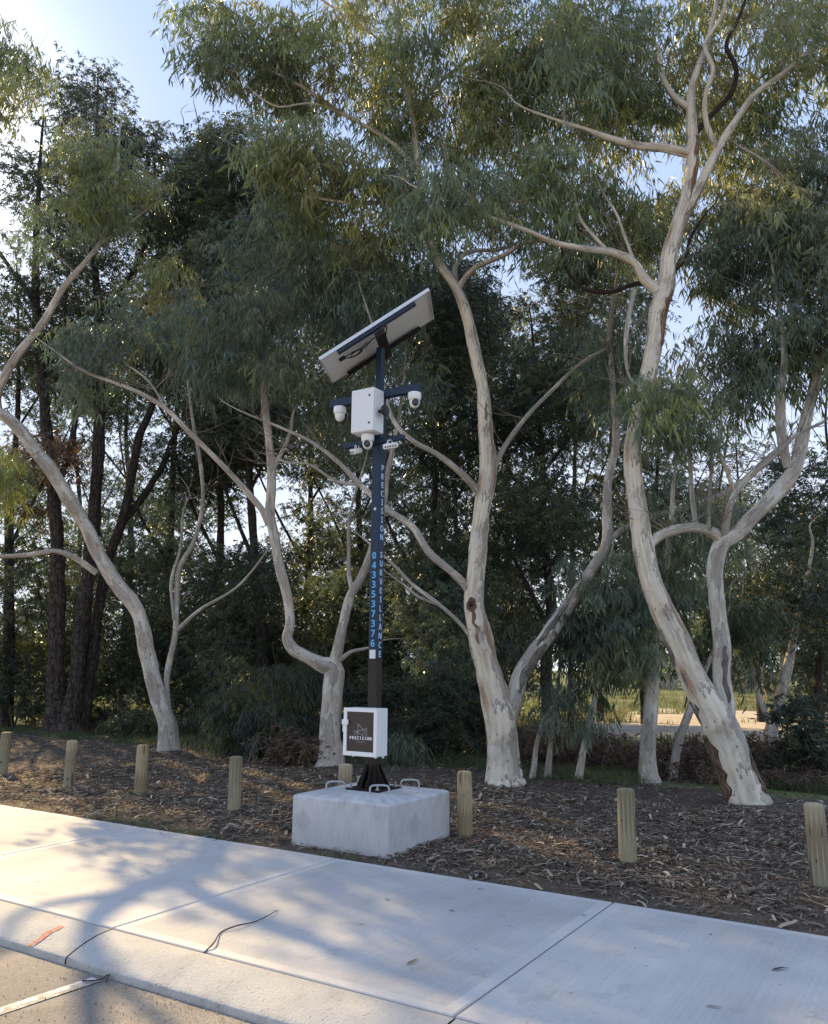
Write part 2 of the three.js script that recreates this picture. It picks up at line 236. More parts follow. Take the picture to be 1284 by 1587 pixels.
// ---------------------------------------------------------------- leaf and litter shapes
function leafShape(pos, idx, b, d, s, L, W, bend) {
  const k = pos.length / 3, at = (t, w, c) => { const p = b.clone().addScaledVector(d, t * L).addScaledVector(s, w * W + c * bend * L); pos.push(p.x, p.y, p.z); };
  at(0, 0, 0); at(0.28, 0.5, 0.05); at(0.28, -0.5, 0.05); at(0.65, 0.36, 0.02); at(0.65, -0.36, 0.02); at(1, 0, -0.12);
  idx.push(k, k + 1, k + 2, k + 1, k + 3, k + 4, k + 1, k + 4, k + 2, k + 3, k + 5, k + 4);
}
function sprigGeo(seed, n, spread, L, W, droop) {
  const r = mul32(seed), pos = [], idx = [];
  for (let tw = 0; tw < 3; tw++) {
    const az = r() * 6.28, e = V(Math.cos(az) * (0.5 + r() * 0.5), -droop * (0.2 + r() * 0.7), Math.sin(az) * (0.5 + r() * 0.5)).multiplyScalar(spread), o = V((r() - .5) * .15, (r() - .5) * .15, (r() - .5) * .15);
    { const k = pos.length / 3, w = 0.0025; for (const q of [o.clone().add(V(w, 0, 0)), o.clone().add(V(-w, 0, w)), o.clone().add(e)]) pos.push(q.x, q.y, q.z); idx.push(k, k + 1, k + 2); }
    for (let i = 0; i < n / 3; i++) {
      const b = o.clone().addScaledVector(e, 0.15 + 0.9 * (i + r()) / (n / 3)), a2 = r() * 6.28, out = 0.25 + 0.75 * r() * (1.25 - droop);
      const d = V(Math.cos(a2) * out, -droop * (0.5 + 0.7 * r()) + (1 - droop) * (r() - 0.4), Math.sin(a2) * out).normalize(), s = V(r() - .5, (r() - .5) * .6, r() - .5).cross(d).normalize();
      leafShape(pos, idx, b, d, s, L * (0.65 + 0.6 * r()), W * (0.7 + 0.6 * r()), (r() - 0.5) * 0.9);
    }
  }
  const g = new THREE.BufferGeometry(); g.setAttribute('position', new THREE.Float32BufferAttribute(pos, 3)); g.setIndex(idx); return g;
}
function clusterGeo(seed, nS, R, hang, sprigs) {             // a leafy branch end: many sprigs, leaf tints vary
  const r = mul32(seed), parts = [];
  for (let i = 0; i < nS; i++) {
    const g = sprigs[Math.floor(r() * sprigs.length)].clone(), th = r() * 6.283, rad = R * Math.pow(r(), 0.6), s = 0.8 + 0.45 * r();
    g.applyMatrix4(new THREE.Matrix4().compose(V(Math.cos(th) * rad, (r() - 0.45) * R * hang - 0.35 * rad, Math.sin(th) * rad), new THREE.Quaternion().setFromEuler(new THREE.Euler((r() - .5) * .7, r() * 6.283, (r() - .5) * .7)), V(s, s, s)));
    const n = g.attributes.position.count, c = new Float32Array(n * 3), w = r(), b0 = 0.8 + 0.4 * r(); let k = 0;
    for (let j = 0; j < n; j++) { if (j % 6 === 0) k = b0 * (0.75 + 0.5 * r()); c[j * 3] = k * (0.86 + 0.26 * w); c[j * 3 + 1] = k * (0.94 + 0.14 * w); c[j * 3 + 2] = k * (1.12 - 0.34 * w); }
    g.setAttribute('color', new THREE.Float32BufferAttribute(c, 3)); parts.push(g);
  }
  return mergeGeometries(parts);
}
const sprigs = { gum: [1, 2, 3, 4].map(k => sprigGeo(300 + k, 27, 0.34, 0.16, 0.0195, 0.93)), bush: [1, 2, 3].map(k => sprigGeo(340 + k, 30, 0.26, 0.095, 0.021, 0.45)), dark: [1, 2, 3].map(k => sprigGeo(360 + k, 36, 0.36, 0.105, 0.022, 0.55)), far: [1, 2].map(k => sprigGeo(380 + k, 36, 1.1, 0.34, 0.09, 0.6)) };
const SP = { gum: [1, 2, 3, 4, 5, 6].map(k => clusterGeo(500 + k, 13, 0.42, 1.5, sprigs.gum)), bush: [1, 2, 3, 4].map(k => clusterGeo(520 + k, 12, 0.32, 1.1, sprigs.bush)), dark: [1, 2, 3, 4, 5, 6].map(k => clusterGeo(540 + k, 15, 0.58, 1.2, sprigs.dark)) };
const TONE = {                                              // leaf colours, linear
  gum: [[0.18, 0.235, 0.11], [0.25, 0.285, 0.105], [0.32, 0.315, 0.09], [0.15, 0.205, 0.12], [0.27, 0.265, 0.10], [0.18, 0.235, 0.13]],
  grey: [[0.12, 0.175, 0.125], [0.15, 0.195, 0.115], [0.10, 0.155, 0.12], [0.20, 0.22, 0.10]],
  dark: [[0.042, 0.064, 0.030], [0.054, 0.078, 0.032], [0.036, 0.058, 0.036], [0.10, 0.115, 0.038]],
  lime: [[0.22, 0.26, 0.055], [0.17, 0.22, 0.06], [0.26, 0.27, 0.075]],
  brown: [[0.12, 0.062, 0.034], [0.16, 0.09, 0.05], [0.085, 0.045, 0.028], [0.2, 0.13, 0.075]],
};
const _m = new THREE.Matrix4(), _q = new THREE.Quaternion(), _e = new THREE.Euler(), _c = new THREE.Color();
function scatter(name, geo, mat, list, parent) {            // list: [position, euler, scale, colour]
  const im = new THREE.InstancedMesh(geo, mat, list.length); im.name = name;
  list.forEach(([p, e, s, c], i) => { _q.setFromEuler(_e.set(...e)); _m.compose(p, _q, typeof s === 'number' ? V(s, s, s) : s); im.setMatrixAt(i, _m); im.setColorAt(i, _c.setRGB(...c)); });
  im.castShadow = im.receiveShadow = true; im.userData.kind = 'stuff'; parent.add(im); return im;
}

// ---------------------------------------------------------------- trees
function tube(pts, sides, seg, lump = 0, seed = 1) {        // pts: [Vector3, radius]
  const cur = new THREE.CatmullRomCurve3(pts.map(p => p[0]), false, 'centripetal'), cum = [0];
  for (let i = 1; i < pts.length; i++) cum.push(cum[i - 1] + pts[i][0].distanceTo(pts[i - 1][0]));
  const L = cum[cum.length - 1], n = Math.max(2, Math.ceil(L / seg)), pos = [], uv = [], idx = [];
  let nrm = null; const tan0 = cur.getTangent(0); nrm = V(0, 0, 1).cross(tan0); if (nrm.lengthSq() < 1e-4) nrm = V(1, 0, 0); nrm.normalize();
  const np = pts.length - 1;
  for (let i = 0; i <= n; i++) {
    const t = i / n, s = t * np, k = Math.min(np - 1, Math.floor(s)), f = s - k, c = cur.getPoint(t), tg = cur.getTangent(t);
    nrm.addScaledVector(tg, -nrm.dot(tg)).normalize(); const bi = tg.clone().cross(nrm); let r = pts[k][1] + (pts[k + 1][1] - pts[k][1]) * f;
    const len = cum[k] + (cum[k + 1] - cum[k]) * f;
    for (let j = 0; j <= sides; j++) {
      const a = j / sides * Math.PI * 2, rr = r * (1 + lump * (NZ(len * 2.2 + seed * 7, (j % sides) * 8 / sides, 256) - 0.5) + lump * 0.6 * (NZ2(len * 6 + seed * 3, (j % sides) * 16 / sides, 256) - 0.5));
      pos.push(c.x + (nrm.x * Math.cos(a) + bi.x * Math.sin(a)) * rr, c.y + (nrm.y * Math.cos(a) + bi.y * Math.sin(a)) * rr, c.z + (nrm.z * Math.cos(a) + bi.z * Math.sin(a)) * rr);
      uv.push(j / sides, len + seed * 0.37);
    }
  }
  const m = sides + 1; for (let i = 0; i < n; i++) for (let j = 0; j < sides; j++) { const a = i * m + j; idx.push(a, a + 1, a + m + 1, a, a + m + 1, a + m); }
  const g = new THREE.BufferGeometry(); g.setAttribute('position', new THREE.Float32BufferAttribute(pos, 3)); g.setAttribute('uv', new THREE.Float32BufferAttribute(uv, 2)); g.setIndex(idx); g.computeVertexNormals();
  g.userData = { cur, pts }; return g;
}
// limbs: [[px, py, width px, extra depth m], ...]; z: depth of the tree's foot on the ground
function limbPts(list, z) { return list.map(([x, y, w, dz = 0]) => [P(x, y, z + dz), w / 2 * (z + dz) * 1.02 / F]); }
function makeTree(o) {
  const r = mul32(o.seed), base = o.base.clone(), t = thing(o.name, o.label, 'tree', base, o.group), nodes = [];
  const put = (geo, name, mat) => { geo.translate(-base.x, -base.y, -base.z); return part(name, geo, mat, t); };
  o.limbs.forEach((l, i) => {
    const pts = l.pts, trunk = l.trunk;
    if (trunk) { const f = pts[0], d = pts[1][0].clone().sub(f[0]).normalize(); pts[0] = [f[0].clone().addScaledVector(d, .22), f[1] * 1.0]; pts.unshift([f[0].clone().add(V(0, -0.2, 0)), f[1] * 1.75], [f[0].clone().add(V(0, .0, 0)), f[1] * 1.32], [f[0].clone().addScaledVector(d, .08), f[1] * 1.12]); }
    if (!l.join) { const e = pts[pts.length - 1], q = pts[pts.length - 2], d = e[0].clone().sub(q[0]).normalize(); pts.push([e[0].clone().addScaledVector(d, 0.3).add(V((r() - .5) * .2, .06, (r() - .5) * .2)), e[1] * 0.55], [e[0].clone().addScaledVector(d, 0.62).add(V((r() - .5) * .4, .1 * r(), (r() - .5) * .4)), 0.003]); }
    const g = tube(pts, trunk ? 18 : 10, trunk ? 0.09 : 0.12, l.lump ?? (trunk ? 0.28 : 0.22), o.seed + i);
    for (let k = 0; k <= 24; k++) { const p = g.userData.cur.getPoint(k / 24), s = k / 24 * (pts.length - 1), a = Math.min(pts.length - 2, Math.floor(s)); nodes.push([p, pts[a][1] + (pts[a + 1][1] - pts[a][1]) * (s - a)]); }
    delete g.userData.cur; delete g.userData.pts;
    const mat = l.mat || o.bark; put(g, trunk ? 'trunk' : 'limb', mat);
  });
  // leaf clumps hang on twigs that grow from the nearest limb or twig
  const clumps = [];
  for (const c of o.crown) for (let i = 0; i < c.n; i++) {
    let p; do p = V(r() * 2 - 1, r() * 2 - 1, r() * 2 - 1); while (p.lengthSq() > 1 || p.lengthSq() < (c.hollow ?? 0.1));
    clumps.push({ p: V(c.c.x + p.x * c.r.x, c.c.y + p.y * c.r.y, c.c.z + p.z * c.r.z), c });
  }
  const twigs = [], live = nodes.filter(n => n[0].y > (o.twigFrom ?? 1.5));
  if (!live.length) live.push(...nodes.slice(-8));
  for (const k of clumps) k.d = Math.min(...live.map(n => n[0].distanceTo(k.p)));
  clumps.sort((a, b) => a.d - b.d);
  for (const k of clumps) {
    let best = null, bd = 1e9; for (const n of live) { const d = n[0].distanceTo(k.p) + (n[0].y > k.p.y ? 0.5 * (n[0].y - k.p.y) : 0); if (d < bd) { bd = d; best = n; } }
    const a = best[0], d = k.p.clone().sub(a), L = d.length(); if (L < 0.05) continue;
    const r0 = Math.min(best[1] * 0.7, 0.006 + 0.011 * L), mid1 = a.clone().addScaledVector(d, 0.35).add(V((r() - .5) * .25 * L, (.06 + r() * .14) * L, (r() - .5) * .25 * L)), mid2 = a.clone().addScaledVector(d, 0.72).add(V((r() - .5) * .16 * L, (.05 + r() * .1) * L, (r() - .5) * .16 * L));
    const pts = [[a, r0], [mid1, r0 * 0.75], [mid2, r0 * 0.5], [k.p, 0.004]];
    const g = tube(pts, 5, Math.max(0.1, L / 7), 0.1, 1); live.push([mid1, r0 * 0.75], [mid2, r0 * 0.5], [k.p, 0.007]); delete g.userData.cur; delete g.userData.pts; twigs.push(g);
  }
  const hosts = live.filter(n => n[1] > 0.006 && n[1] < 0.09);
  for (let i = 0; i < (o.bare ?? 0) && hosts.length; i++) {  // leafless twigs, forked once or twice
    let [p, rr] = hosts[Math.floor(r() * hosts.length)], az = r() * 6.283; const L = 0.35 + 0.9 * r(), d = V(Math.cos(az), 0.1 + 0.7 * r(), Math.sin(az) * 0.6).normalize(), pts = [[p, Math.min(rr * .5, .009)]];
    for (let k = 1; k <= 4; k++) { d.add(V((r() - .5) * .7, (r() - .45) * .6, (r() - .5) * .7)).normalize(); pts.push([pts[k - 1][0].clone().addScaledVector(d, L / 4), .0075 * (1 - k / 4.6)]); }
    const more = [pts]; for (let f = 0; f < 2; f++) { const k = 1 + f, e = d.clone().add(V((r() - .5) * 2, r() - .3, (r() - .5) * 2)).normalize(), q = pts[k][0]; more.push([[q, .005], [q.clone().addScaledVector(e, L * .22), .0035], [q.clone().addScaledVector(e, L * .42).add(V(0, .05, 0)), .0015]]); }
    for (const m of more) { const g = tube(m, 4, L / 8, .1, 1); delete g.userData.cur; delete g.userData.pts; twigs.push(g); }
  }
  if (twigs.length) put(mergeGeometries(twigs), 'branching', o.twigMat || M.twig).userData.kind = 'stuff';
  const leaves = {};
  for (const k of clumps) {
    const c = k.c, tones = TONE[c.tone || o.tone], col = mix3(tones[Math.floor(r() * tones.length)], tones[Math.floor(r() * tones.length)], r()), b = 0.8 + 0.4 * r(), key = c.sprig || o.sprig, vi = Math.floor(r() * SP[key].length), sc = (c.scale ?? 1) * (0.8 + 0.4 * r());
    ((leaves[key] ||= [])[vi] ||= []).push([k.p.clone().sub(base), [(r() - .5) * .35, r() * 6.283, (r() - .5) * .35], V(sc, sc * (0.85 + 0.35 * r()), sc), [col[0] * b, col[1] * b, col[2] * b]]);
  }
  for (const k in leaves) leaves[k].forEach((list, vi) => scatter('crown', SP[k][vi], M.leaf, list, t));
  return t;
}
// a curved plate of bark on a stem, between angles a0 and a1 (0 = +x side, 90 degrees = towards the path)
function barkPlate(tree, name, list, z, t0, t1, a0, a1, lift, mat, seed) {
  const pts = limbPts(list, z), cur = new THREE.CatmullRomCurve3(pts.map(p => p[0]), false, 'centripetal'), np = pts.length - 1, n = 26, m = 8, pos = [], uv = [], idx = [];
  for (let i = 0; i <= n; i++) {
    const t = t0 + (t1 - t0) * i / n, s = t * np, k = Math.min(np - 1, Math.floor(s)), rr = (pts[k][1] + (pts[k + 1][1] - pts[k][1]) * (s - k)) * (k === 0 ? 1.12 - .12 * (s - k) : 1), c = cur.getPoint(t), tg = cur.getTangent(t), x = V(1, 0, 0).addScaledVector(tg, -tg.x).normalize(), y = tg.clone().cross(x).negate(); if (y.z < 0) y.negate();
    const end = Math.min(1, 4 * Math.min(i, n - i) / n), mid = (a0 + a1) / 2, hw = (a1 - a0) / 2 * (0.25 + 0.75 * end), j1 = 0.35 * (NZ(i * .35 + seed * 9, 5) - .5), j2 = 0.35 * (NZ(i * .35 + seed * 9, 15) - .5);
    for (let j = 0; j <= m; j++) { const a = mid - hw + j1 + (2 * hw + j2 - j1) * j / m, q = rr * (1 + lift * (0.6 + 0.8 * NZ2(i * .5 + seed, j * .6))) + (j === 0 || j === m || i === 0 || i === n ? -0.012 : 0.006); pos.push(c.x + (x.x * Math.cos(a) + y.x * Math.sin(a)) * q, c.y + (x.y * Math.cos(a) + y.y * Math.sin(a)) * q, c.z + (x.z * Math.cos(a) + y.z * Math.sin(a)) * q); uv.push(j / m * .4, t * 1.5); }
  }
  for (let i = 0; i < n; i++) for (let j = 0; j < m; j++) { const a = i * (m + 1) + j; idx.push(a, a + 1, a + m + 2, a, a + m + 2, a + m + 1); }
  const g = new THREE.BufferGeometry(); g.setAttribute('position', new THREE.Float32BufferAttribute(pos, 3)); g.setAttribute('uv', new THREE.Float32BufferAttribute(uv, 2)); g.setIndex(idx); g.computeVertexNormals(); g.translate(-tree.position.x, -tree.position.y, -tree.position.z); return part(name, g, mat, tree);
}
M.plate = roughBark(251, [0.10, 0.06, 0.04], [0.34, 0.22, 0.15]);
M.plateGrey = roughBark(255, [0.22, 0.18, 0.15], [0.46, 0.40, 0.33]);
M.rust = roughBark(259, [0.26, 0.12, 0.055], [0.56, 0.36, 0.20]);
// crown ellipsoid from photo pixels: centre, half sizes in pixels, depth and half depth in metres
const E3 = (x, y, rx, ry, z, rz, n, s, more = {}) => ({ c: P(x, y, z), r: V(rx * z * 1.03 / F, ry * z * 1.03 / F, rz), n, s, ...more });

const groundAt = (px, py) => { const g = G(px, py); return g; };
let nSprig = 0;
// A: the leaning two-stemmed gum beside the end bollards
{
  const b = groundAt(1160, 1246), z = -b.z, L = (l, o = {}) => ({ pts: limbPts(l, z), ...o });
  const tr = makeTree({ name: 'gum_tree', seed: 1, base: b, bark: M.barkCream, tone: 'gum', sprig: 'gum', label: 'leaning gum tree with two pale stems and brown peeling bark at its foot', twigFrom: 3.2, bare: 230,
    limbs: [
      L([[1160, 1246, 56], [1145, 1205, 54], [1130, 1165, 54], [1113, 1122, 52], [1091, 1081, 42], [1066, 1026, 38], [1036, 961, 36], [1011, 901, 32], [996, 841, 30], [989, 791, 28], [981, 735, 27, .1], [981, 690, 26, .1], [991, 640, 25, .1], [1001, 600, 25], [1011, 552, 27], [1021, 481, 28], [1034, 441, 28], [1036, 401, 26], [1051, 351, 24], [1066, 301, 22], [1074, 241, 20], [1072, 191, 17], [1072, 140, 13], [1084, 100, 11], [1096, 70, 10], [1105, 30, 8], [1120, -40, 6], [1125, -130, 4]], { trunk: true }),
      L([[1120, 1140, 30, .1], [1126, 1100, 28, .15], [1119, 1051, 26, .2], [1119, 1001, 25, .25], [1114, 961, 24, .3], [1109, 911, 25, .3], [1109, 871, 25, .3], [1119, 843, 25, .3], [1141, 829, 23, .3], [1166, 801, 23, .3], [1201, 766, 24, .4], [1230, 730, 23, .5], [1242, 690, 20, .6], [1252, 640, 17, .6], [1264, 600, 14, .6], [1272, 552, 12, .5], [1290, 510, 10, .5], [1300, 440, 8, .4], [1310, 360, 6, .4]], { mat: M.barkPale }),
      L([[1003, 850, 14, 0], [1021, 831, 15, .05], [1046, 821, 15, .1], [1076, 818, 15, .2], [1106, 826, 17, .28], [1124, 845, 18, .3]], { mat: M.barkPale, join: true }),
      L([[1222, 725, 14, .5], [1214, 690, 15, .5], [1210, 650, 16, .5], [1209, 610, 15, .4], [1216, 560, 11, .4], [1212, 500, 8, .3], [1200, 430, 5, .2]], { mat: M.barkPale }),
      L([[1121, 840, 14, .3], [1129, 791, 12, .2], [1139, 765, 10, .2], [1166, 735, 9, .2], [1202, 705, 7, .2], [1240, 670, 6, .3], [1275, 655, 4, .3]], { mat: M.barkGrey }),
      L([[1139, 765, 7, .2], [1121, 715, 6, .1], [1101, 685, 5, 0], [1085, 660, 3, -.1]], { thin: true }),
      L([[1080, 818, 7, .2], [1073, 770, 8, .4], [1070, 720, 7, .5], [1068, 660, 5, .6], [1075, 580, 4, .7]], { mat: M.barkPale, thin: true }),
      L([[1098, 822, 6, .2], [1100, 770, 6, .4], [1104, 700, 5, .5], [1100, 640, 4, .6]], { mat: M.barkGrey, thin: true }),
      L([[1018, 450, 19], [998, 431, 17, -.05], [981, 406, 14, -.1], [951, 391, 12, -.2], [911, 386, 10, -.3], [861, 376, 9, -.4], [815, 356, 7, -.5], [760, 336, 6, -.6], [695, 306, 5, -.6], [640, 288, 3, -.5]]),
      L([[940, 388, 7, -.2], [920, 365, 6, -.2], [900, 340, 5, -.1], [890, 300, 3, 0]], { thin: true }),
      L([[985, 410, 6, -.1], [970, 370, 5, -.2], [955, 330, 4, -.2]], { thin: true }),
      L([[1020, 446, 8], [985, 440, 7, .3], [950, 452, 7, .4], [905, 448, 6, .5], [880, 420, 5, .5], [870, 380, 3, .5]], { mat: M.barkRed, thin: true }),
      L([[983, 450, 8, 0], [975, 490, 8, -.2], [970, 530, 7, -.3], [972, 570, 5, -.3]], { mat: M.barkGrey, thin: true }),
      L([[1066, 238, 16], [1031, 229, 15, -.1], [991, 226, 14, -.2], [951, 216, 12, -.3], [906, 200, 8, -.4], [860, 185, 5, -.5], [800, 160, 3, -.5]]),
      L([[1058, 340, 17], [1081, 296, 17, -.05], [1101, 256, 15, -.1], [1116, 226, 13, -.1], [1141, 186, 12, -.1], [1171, 145, 10, -.1], [1212, 115, 9, -.1], [1262, 70, 7, 0], [1290, 20, 6, 0], [1310, -60, 4, .1]]),
      L([[1112, 230, 10, -.1], [1095, 190, 10, -.1], [1094, 145, 9, -.2], [1106, 110, 8, -.2], [1093, 70, 8, -.2], [1121, 20, 6, -.2], [1130, -60, 4, -.2]]),
      L([[1072, 170, 12], [1041, 145, 10, .1], [1026, 115, 9, .1], [1021, 75, 7, .2], [1000, 55, 5, .2], [961, 43, 4, .2], [900, 45, 3, .3]]),
      L([[1078, 205, 11, .1], [1106, 176, 9, .2], [1136, 140, 9, .2], [1141, 105, 8, .2], [1126, 70, 7, .3], [1145, 30, 6, .3], [1165, -30, 4, .3]], { mat: M.barkRed }),
      L([[1035, 430, 7, .1], [1062, 400, 6, .2], [1070, 370, 5, .3], [1095, 330, 3, .4]], { mat: M.barkRed, thin: true }),
      L([[1270, 300, 7, .4], [1230, 290, 7, .3], [1200, 262, 6, .2], [1170, 240, 4, .1]], { mat: M.barkGrey, thin: true }),
    ],
    crown: [
      E3(1170, 110, 170, 140, z + 1.2, 1.2, 34, 13), E3(960, 110, 160, 130, z + 1.0, 1.2, 36, 13), E3(1200, 30, 120, 50, z - .6, .6, 5, 13), E3(930, 60, 120, 60, z - .6, .6, 8, 13), E3(1110, 300, 80, 90, z + 2.2, .8, 14, 12), E3(1000, 330, 80, 60, z + 2, .8, 10, 12), E3(1130, 190, 90, 70, z + 2.4, .8, 12, 12), E3(1185, 390, 110, 100, z + .8, 1.1, 32, 15, { tone: 'grey' }), E3(1180, 530, 110, 75, z + .8, 1, 24, 15, { tone: 'grey' }),
      E3(1260, 270, 80, 130, z + .4, 1.1, 20, 12, { tone: 'grey' }), E3(1015, 590, 26, 40, z - .5, .3, 4, 10), E3(870, 290, 120, 70, z + .3, 1.0, 16, 11), E3(700, 300, 70, 40, z - .5, .6, 7, 11), E3(1090, 610, 50, 60, z - .2, .6, 5, 10, { tone: 'grey' }), E3(1050, -90, 330, 90, z + .8, 2, 34, 12), E3(1290, 420, 60, 120, z, .8, 12, 12, { tone: 'grey' })],
  });
  const foot = [[1160, 1246, 56], [1145, 1205, 54], [1130, 1165, 54], [1113, 1122, 52], [1091, 1081, 42], [1066, 1026, 38], [1036, 961, 36], [1011, 901, 32], [996, 841, 30]];
  barkPlate(tr, 'peeling_bark', foot, z, 0, .25, -.5, .75, .05, M.plate, 1); barkPlate(tr, 'peeling_bark', foot, z, .02, .36, 2.5, 3.4, .04, M.plate, 2);  barkPlate(tr, 'peeling_bark', foot, z, .4, .75, 2.6, 3.3, .02, M.plateGrey, 5);
  const st2 = [[1120, 1140, 30, .1], [1126, 1100, 28, .15], [1119, 1051, 26, .2], [1119, 1001, 25, .25], [1114, 961, 24, .3], [1109, 911, 25, .3], [1109, 871, 25, .3]];
  barkPlate(tr, 'rust_streak', st2, z, .25, .72, .1, .6, .03, M.rust, 7); barkPlate(tr, 'peeling_bark', st2, z, .2, .5, 1.2, 1.9, .02, M.plateGrey, 8);
  const up = [[1011, 552, 27], [1021, 481, 28], [1034, 441, 28]]; barkPlate(tr, 'rust_streak', up, z, .1, .9, .1, 1.2, .02, M.rust, 9);
  const up2 = [[1058, 330, 23], [1066, 301, 22], [1074, 241, 20], [1073, 200, 18]]; barkPlate(tr, 'rust_streak', up2, z, .2, .9, .5, 1.7, .02, M.rust, 10);
}
// B: the big cream gum behind the tower
{
  const b = groundAt(783, 1215), z = -b.z, L = (l, o = {}) => ({ pts: limbPts(l, z), ...o });
  const tr = makeTree({ name: 'gum_tree', seed: 2, base: b, bark: M.barkCream, tone: 'gum', sprig: 'gum', label: 'tall cream gum tree with a rust-stained knot and a patchy grey side stem', twigFrom: 3.5, bare: 170,
    limbs: [
      L([[783, 1215, 50], [779, 1170, 47], [775, 1126, 45], [760, 1051, 40], [745, 991, 35], [735, 931, 31], [738, 881, 28], [743, 826, 26], [750, 775, 26], [757, 725, 25], [754, 680, 22], [752, 640, 21], [748, 600, 19], [735, 541, 19], [723, 486, 18], [705, 441, 17], [680, 406, 15], [662, 356, 13], [655, 320, 12], [648, 260, 10], [640, 180, 9], [622, 90, 7], [610, 0, 5], [600, -100, 3]], { trunk: true }),
      L([[790, 1120, 22, .05], [797, 1085, 24, .1], [806, 1050, 24, .2], [826, 1016, 24, .3], [856, 976, 23, .4], [891, 926, 21, .6], [916, 886, 18, .7], [939, 845, 16, .8], [941, 791, 15, .9], [943, 740, 13, 1], [955, 690, 12, 1], [950, 600, 10, 1.1], [945, 520, 8, 1.2], [955, 440, 5, 1.2]], { mat: M.barkGrey }),
      L([[940, 840, 10, .8], [975, 815, 9, 1.2], [1010, 800, 9, 1.5], [1070, 785, 9, 1.7], [1130, 760, 8, 1.9], [1200, 700, 6, 2]], { mat: M.barkGrey }),
      L([[710, 448, 11], [717, 436, 9, -.05], [735, 416, 9, -.1], [780, 396, 8, -.2], [815, 376, 6, -.3], [850, 371, 5, -.3], [890, 340, 3, -.3]]),
      L([[706, 440, 9, .05], [706, 415, 8, .1], [725, 391, 7, .2], [780, 386, 5, .3], [830, 360, 3, .3]], { mat: M.barkGrey }),
      L([[762, 735, 12], [770, 715, 10, .1], [790, 680, 8, .3], [826, 635, 7, .5], [861, 600, 6, .7], [905, 560, 5, .9], [960, 530, 3, 1.1]], { mat: M.barkGrey }),
      L([[745, 782, 12], [741, 765, 11, -.05], [720, 738, 10, -.2], [680, 705, 9, -.3], [640, 683, 8, -.4], [612, 655, 7, -.4], [595, 600, 5, -.3], [585, 530, 4, -.2], [560, 450, 3, 0]], { mat: M.barkGrey }),
      L([[732, 925, 14], [722, 908, 13, -.05], [700, 886, 12, -.1], [665, 856, 11, -.1], [640, 817, 10, 0], [600, 789, 10, .2], [563, 755, 9, .4], [523, 715, 7, .6], [483, 685, 6, .8], [430, 660, 4, 1], [380, 640, 3, 1.1]], { mat: M.barkGrey }),
      L([[728, 985, 7], [715, 968, 6], [680, 936, 6], [640, 906, 5, .1], [605, 870, 4, .2], [570, 840, 3, .3]], { mat: M.barkGrey, thin: true }),
      L([[683, 938, 4], [650, 925, 4, .2], [625, 905, 3, .3]], { mat: M.barkGrey, thin: true }),
      L([[560, 752, 6, .4], [520, 745, 5, .3], [480, 720, 4, .3], [440, 715, 3, .3]], { mat: M.barkGrey, thin: true }),
      L([[655, 320, 8], [620, 312, 7, -.2], [560, 315, 7, -.4], [500, 308, 5, -.5], [440, 290, 4, -.6], [400, 260, 3, -.6]]),
      L([[648, 260, 8], [600, 215, 7, -.2], [530, 175, 6, -.3], [470, 135, 5, -.4], [420, 110, 4, -.5], [370, 90, 3, -.5]]),
      L([[470, 135, 4, -.4], [455, 95, 4, -.4], [430, 50, 3, -.4], [400, 15, 3, -.4]], { thin: true }),
      L([[530, 175, 5, -.3], [480, 160, 4, -.6], [430, 165, 3, -.7], [390, 140, 2.5, -.8]], { thin: true }),
      L([[640, 180, 7], [680, 130, 6, .3], [730, 90, 5, .5], [800, 50, 4, .6], [860, -10, 3, .6]]),
      L([[622, 90, 5], [560, 40, 4, -.3], [500, 0, 4, -.4], [450, -50, 3, -.4]]),
    ],
    crown: [
      E3(560, 110, 150, 120, z, 1.5, 40, 13), E3(720, 150, 130, 150, z + .3, 1.5, 40, 13), E3(400, 70, 85, 75, z - .4, 1.0, 15, 10), E3(340, 55, 40, 55, z - .6, .7, 7, 9), E3(480, 270, 85, 75, z - .3, 1.1, 19, 12), E3(600, 330, 110, 75, z, 1, 20, 12),
      E3(540, 430, 110, 90, z + .5, 1, 18, 11, { tone: 'grey' }), E3(800, 290, 90, 70, z + .4, 1, 14, 11), E3(840, 90, 100, 100, z + .6, 1.2, 18, 12), E3(640, -90, 330, 90, z, 2, 38, 12), E3(440, 520, 80, 70, z + .9, .8, 10, 10, { tone: 'grey' }), E3(960, 540, 70, 80, z + 1.2, .8, 8, 9, { tone: 'grey' })],
  });
  const tk = [[783, 1215, 50], [779, 1170, 47], [775, 1126, 45], [760, 1051, 40], [745, 991, 35], [735, 931, 31], [738, 881, 28], [743, 826, 26], [750, 775, 26], [757, 725, 25], [754, 680, 22], [752, 640, 21], [750, 610, 20]];
  barkPlate(tr, 'rust_streak', tk, z, .32, .41, 1.72, 1.98, .008, M.rust, 12); barkPlate(tr, 'rust_streak', tk, z, .82, .98, 1.3, 1.75, .012, M.rust, 13); barkPlate(tr, 'peeling_bark', tk, z, 0, .08, -.3, .4, .03, M.plateGrey, 14);
  const kn = new THREE.TorusGeometry(.052, .03, 10, 22); kn.scale(.8, 1.2, .9); { const p = kn.attributes.position; for (let i = 0; i < p.count; i++) { const k = .75 + .6 * NZ(p.getX(i) * 40 + 9, p.getY(i) * 40 + 9); p.setXYZ(i, p.getX(i) * k, p.getY(i) * k, p.getZ(i) * k); } kn.computeVertexNormals(); } const ring = part('knot', kn, M.plate, tr); ring.position.copy(P(731, 938, z - .125)).sub(b); ring.rotation.y = -.15; const ho = part('knot_hollow', new THREE.SphereGeometry(.042, 14, 10), M.barkDark, tr); ho.scale.set(1, 1.3, .6); ho.position.copy(ring.position); ho.position.z -= .012;
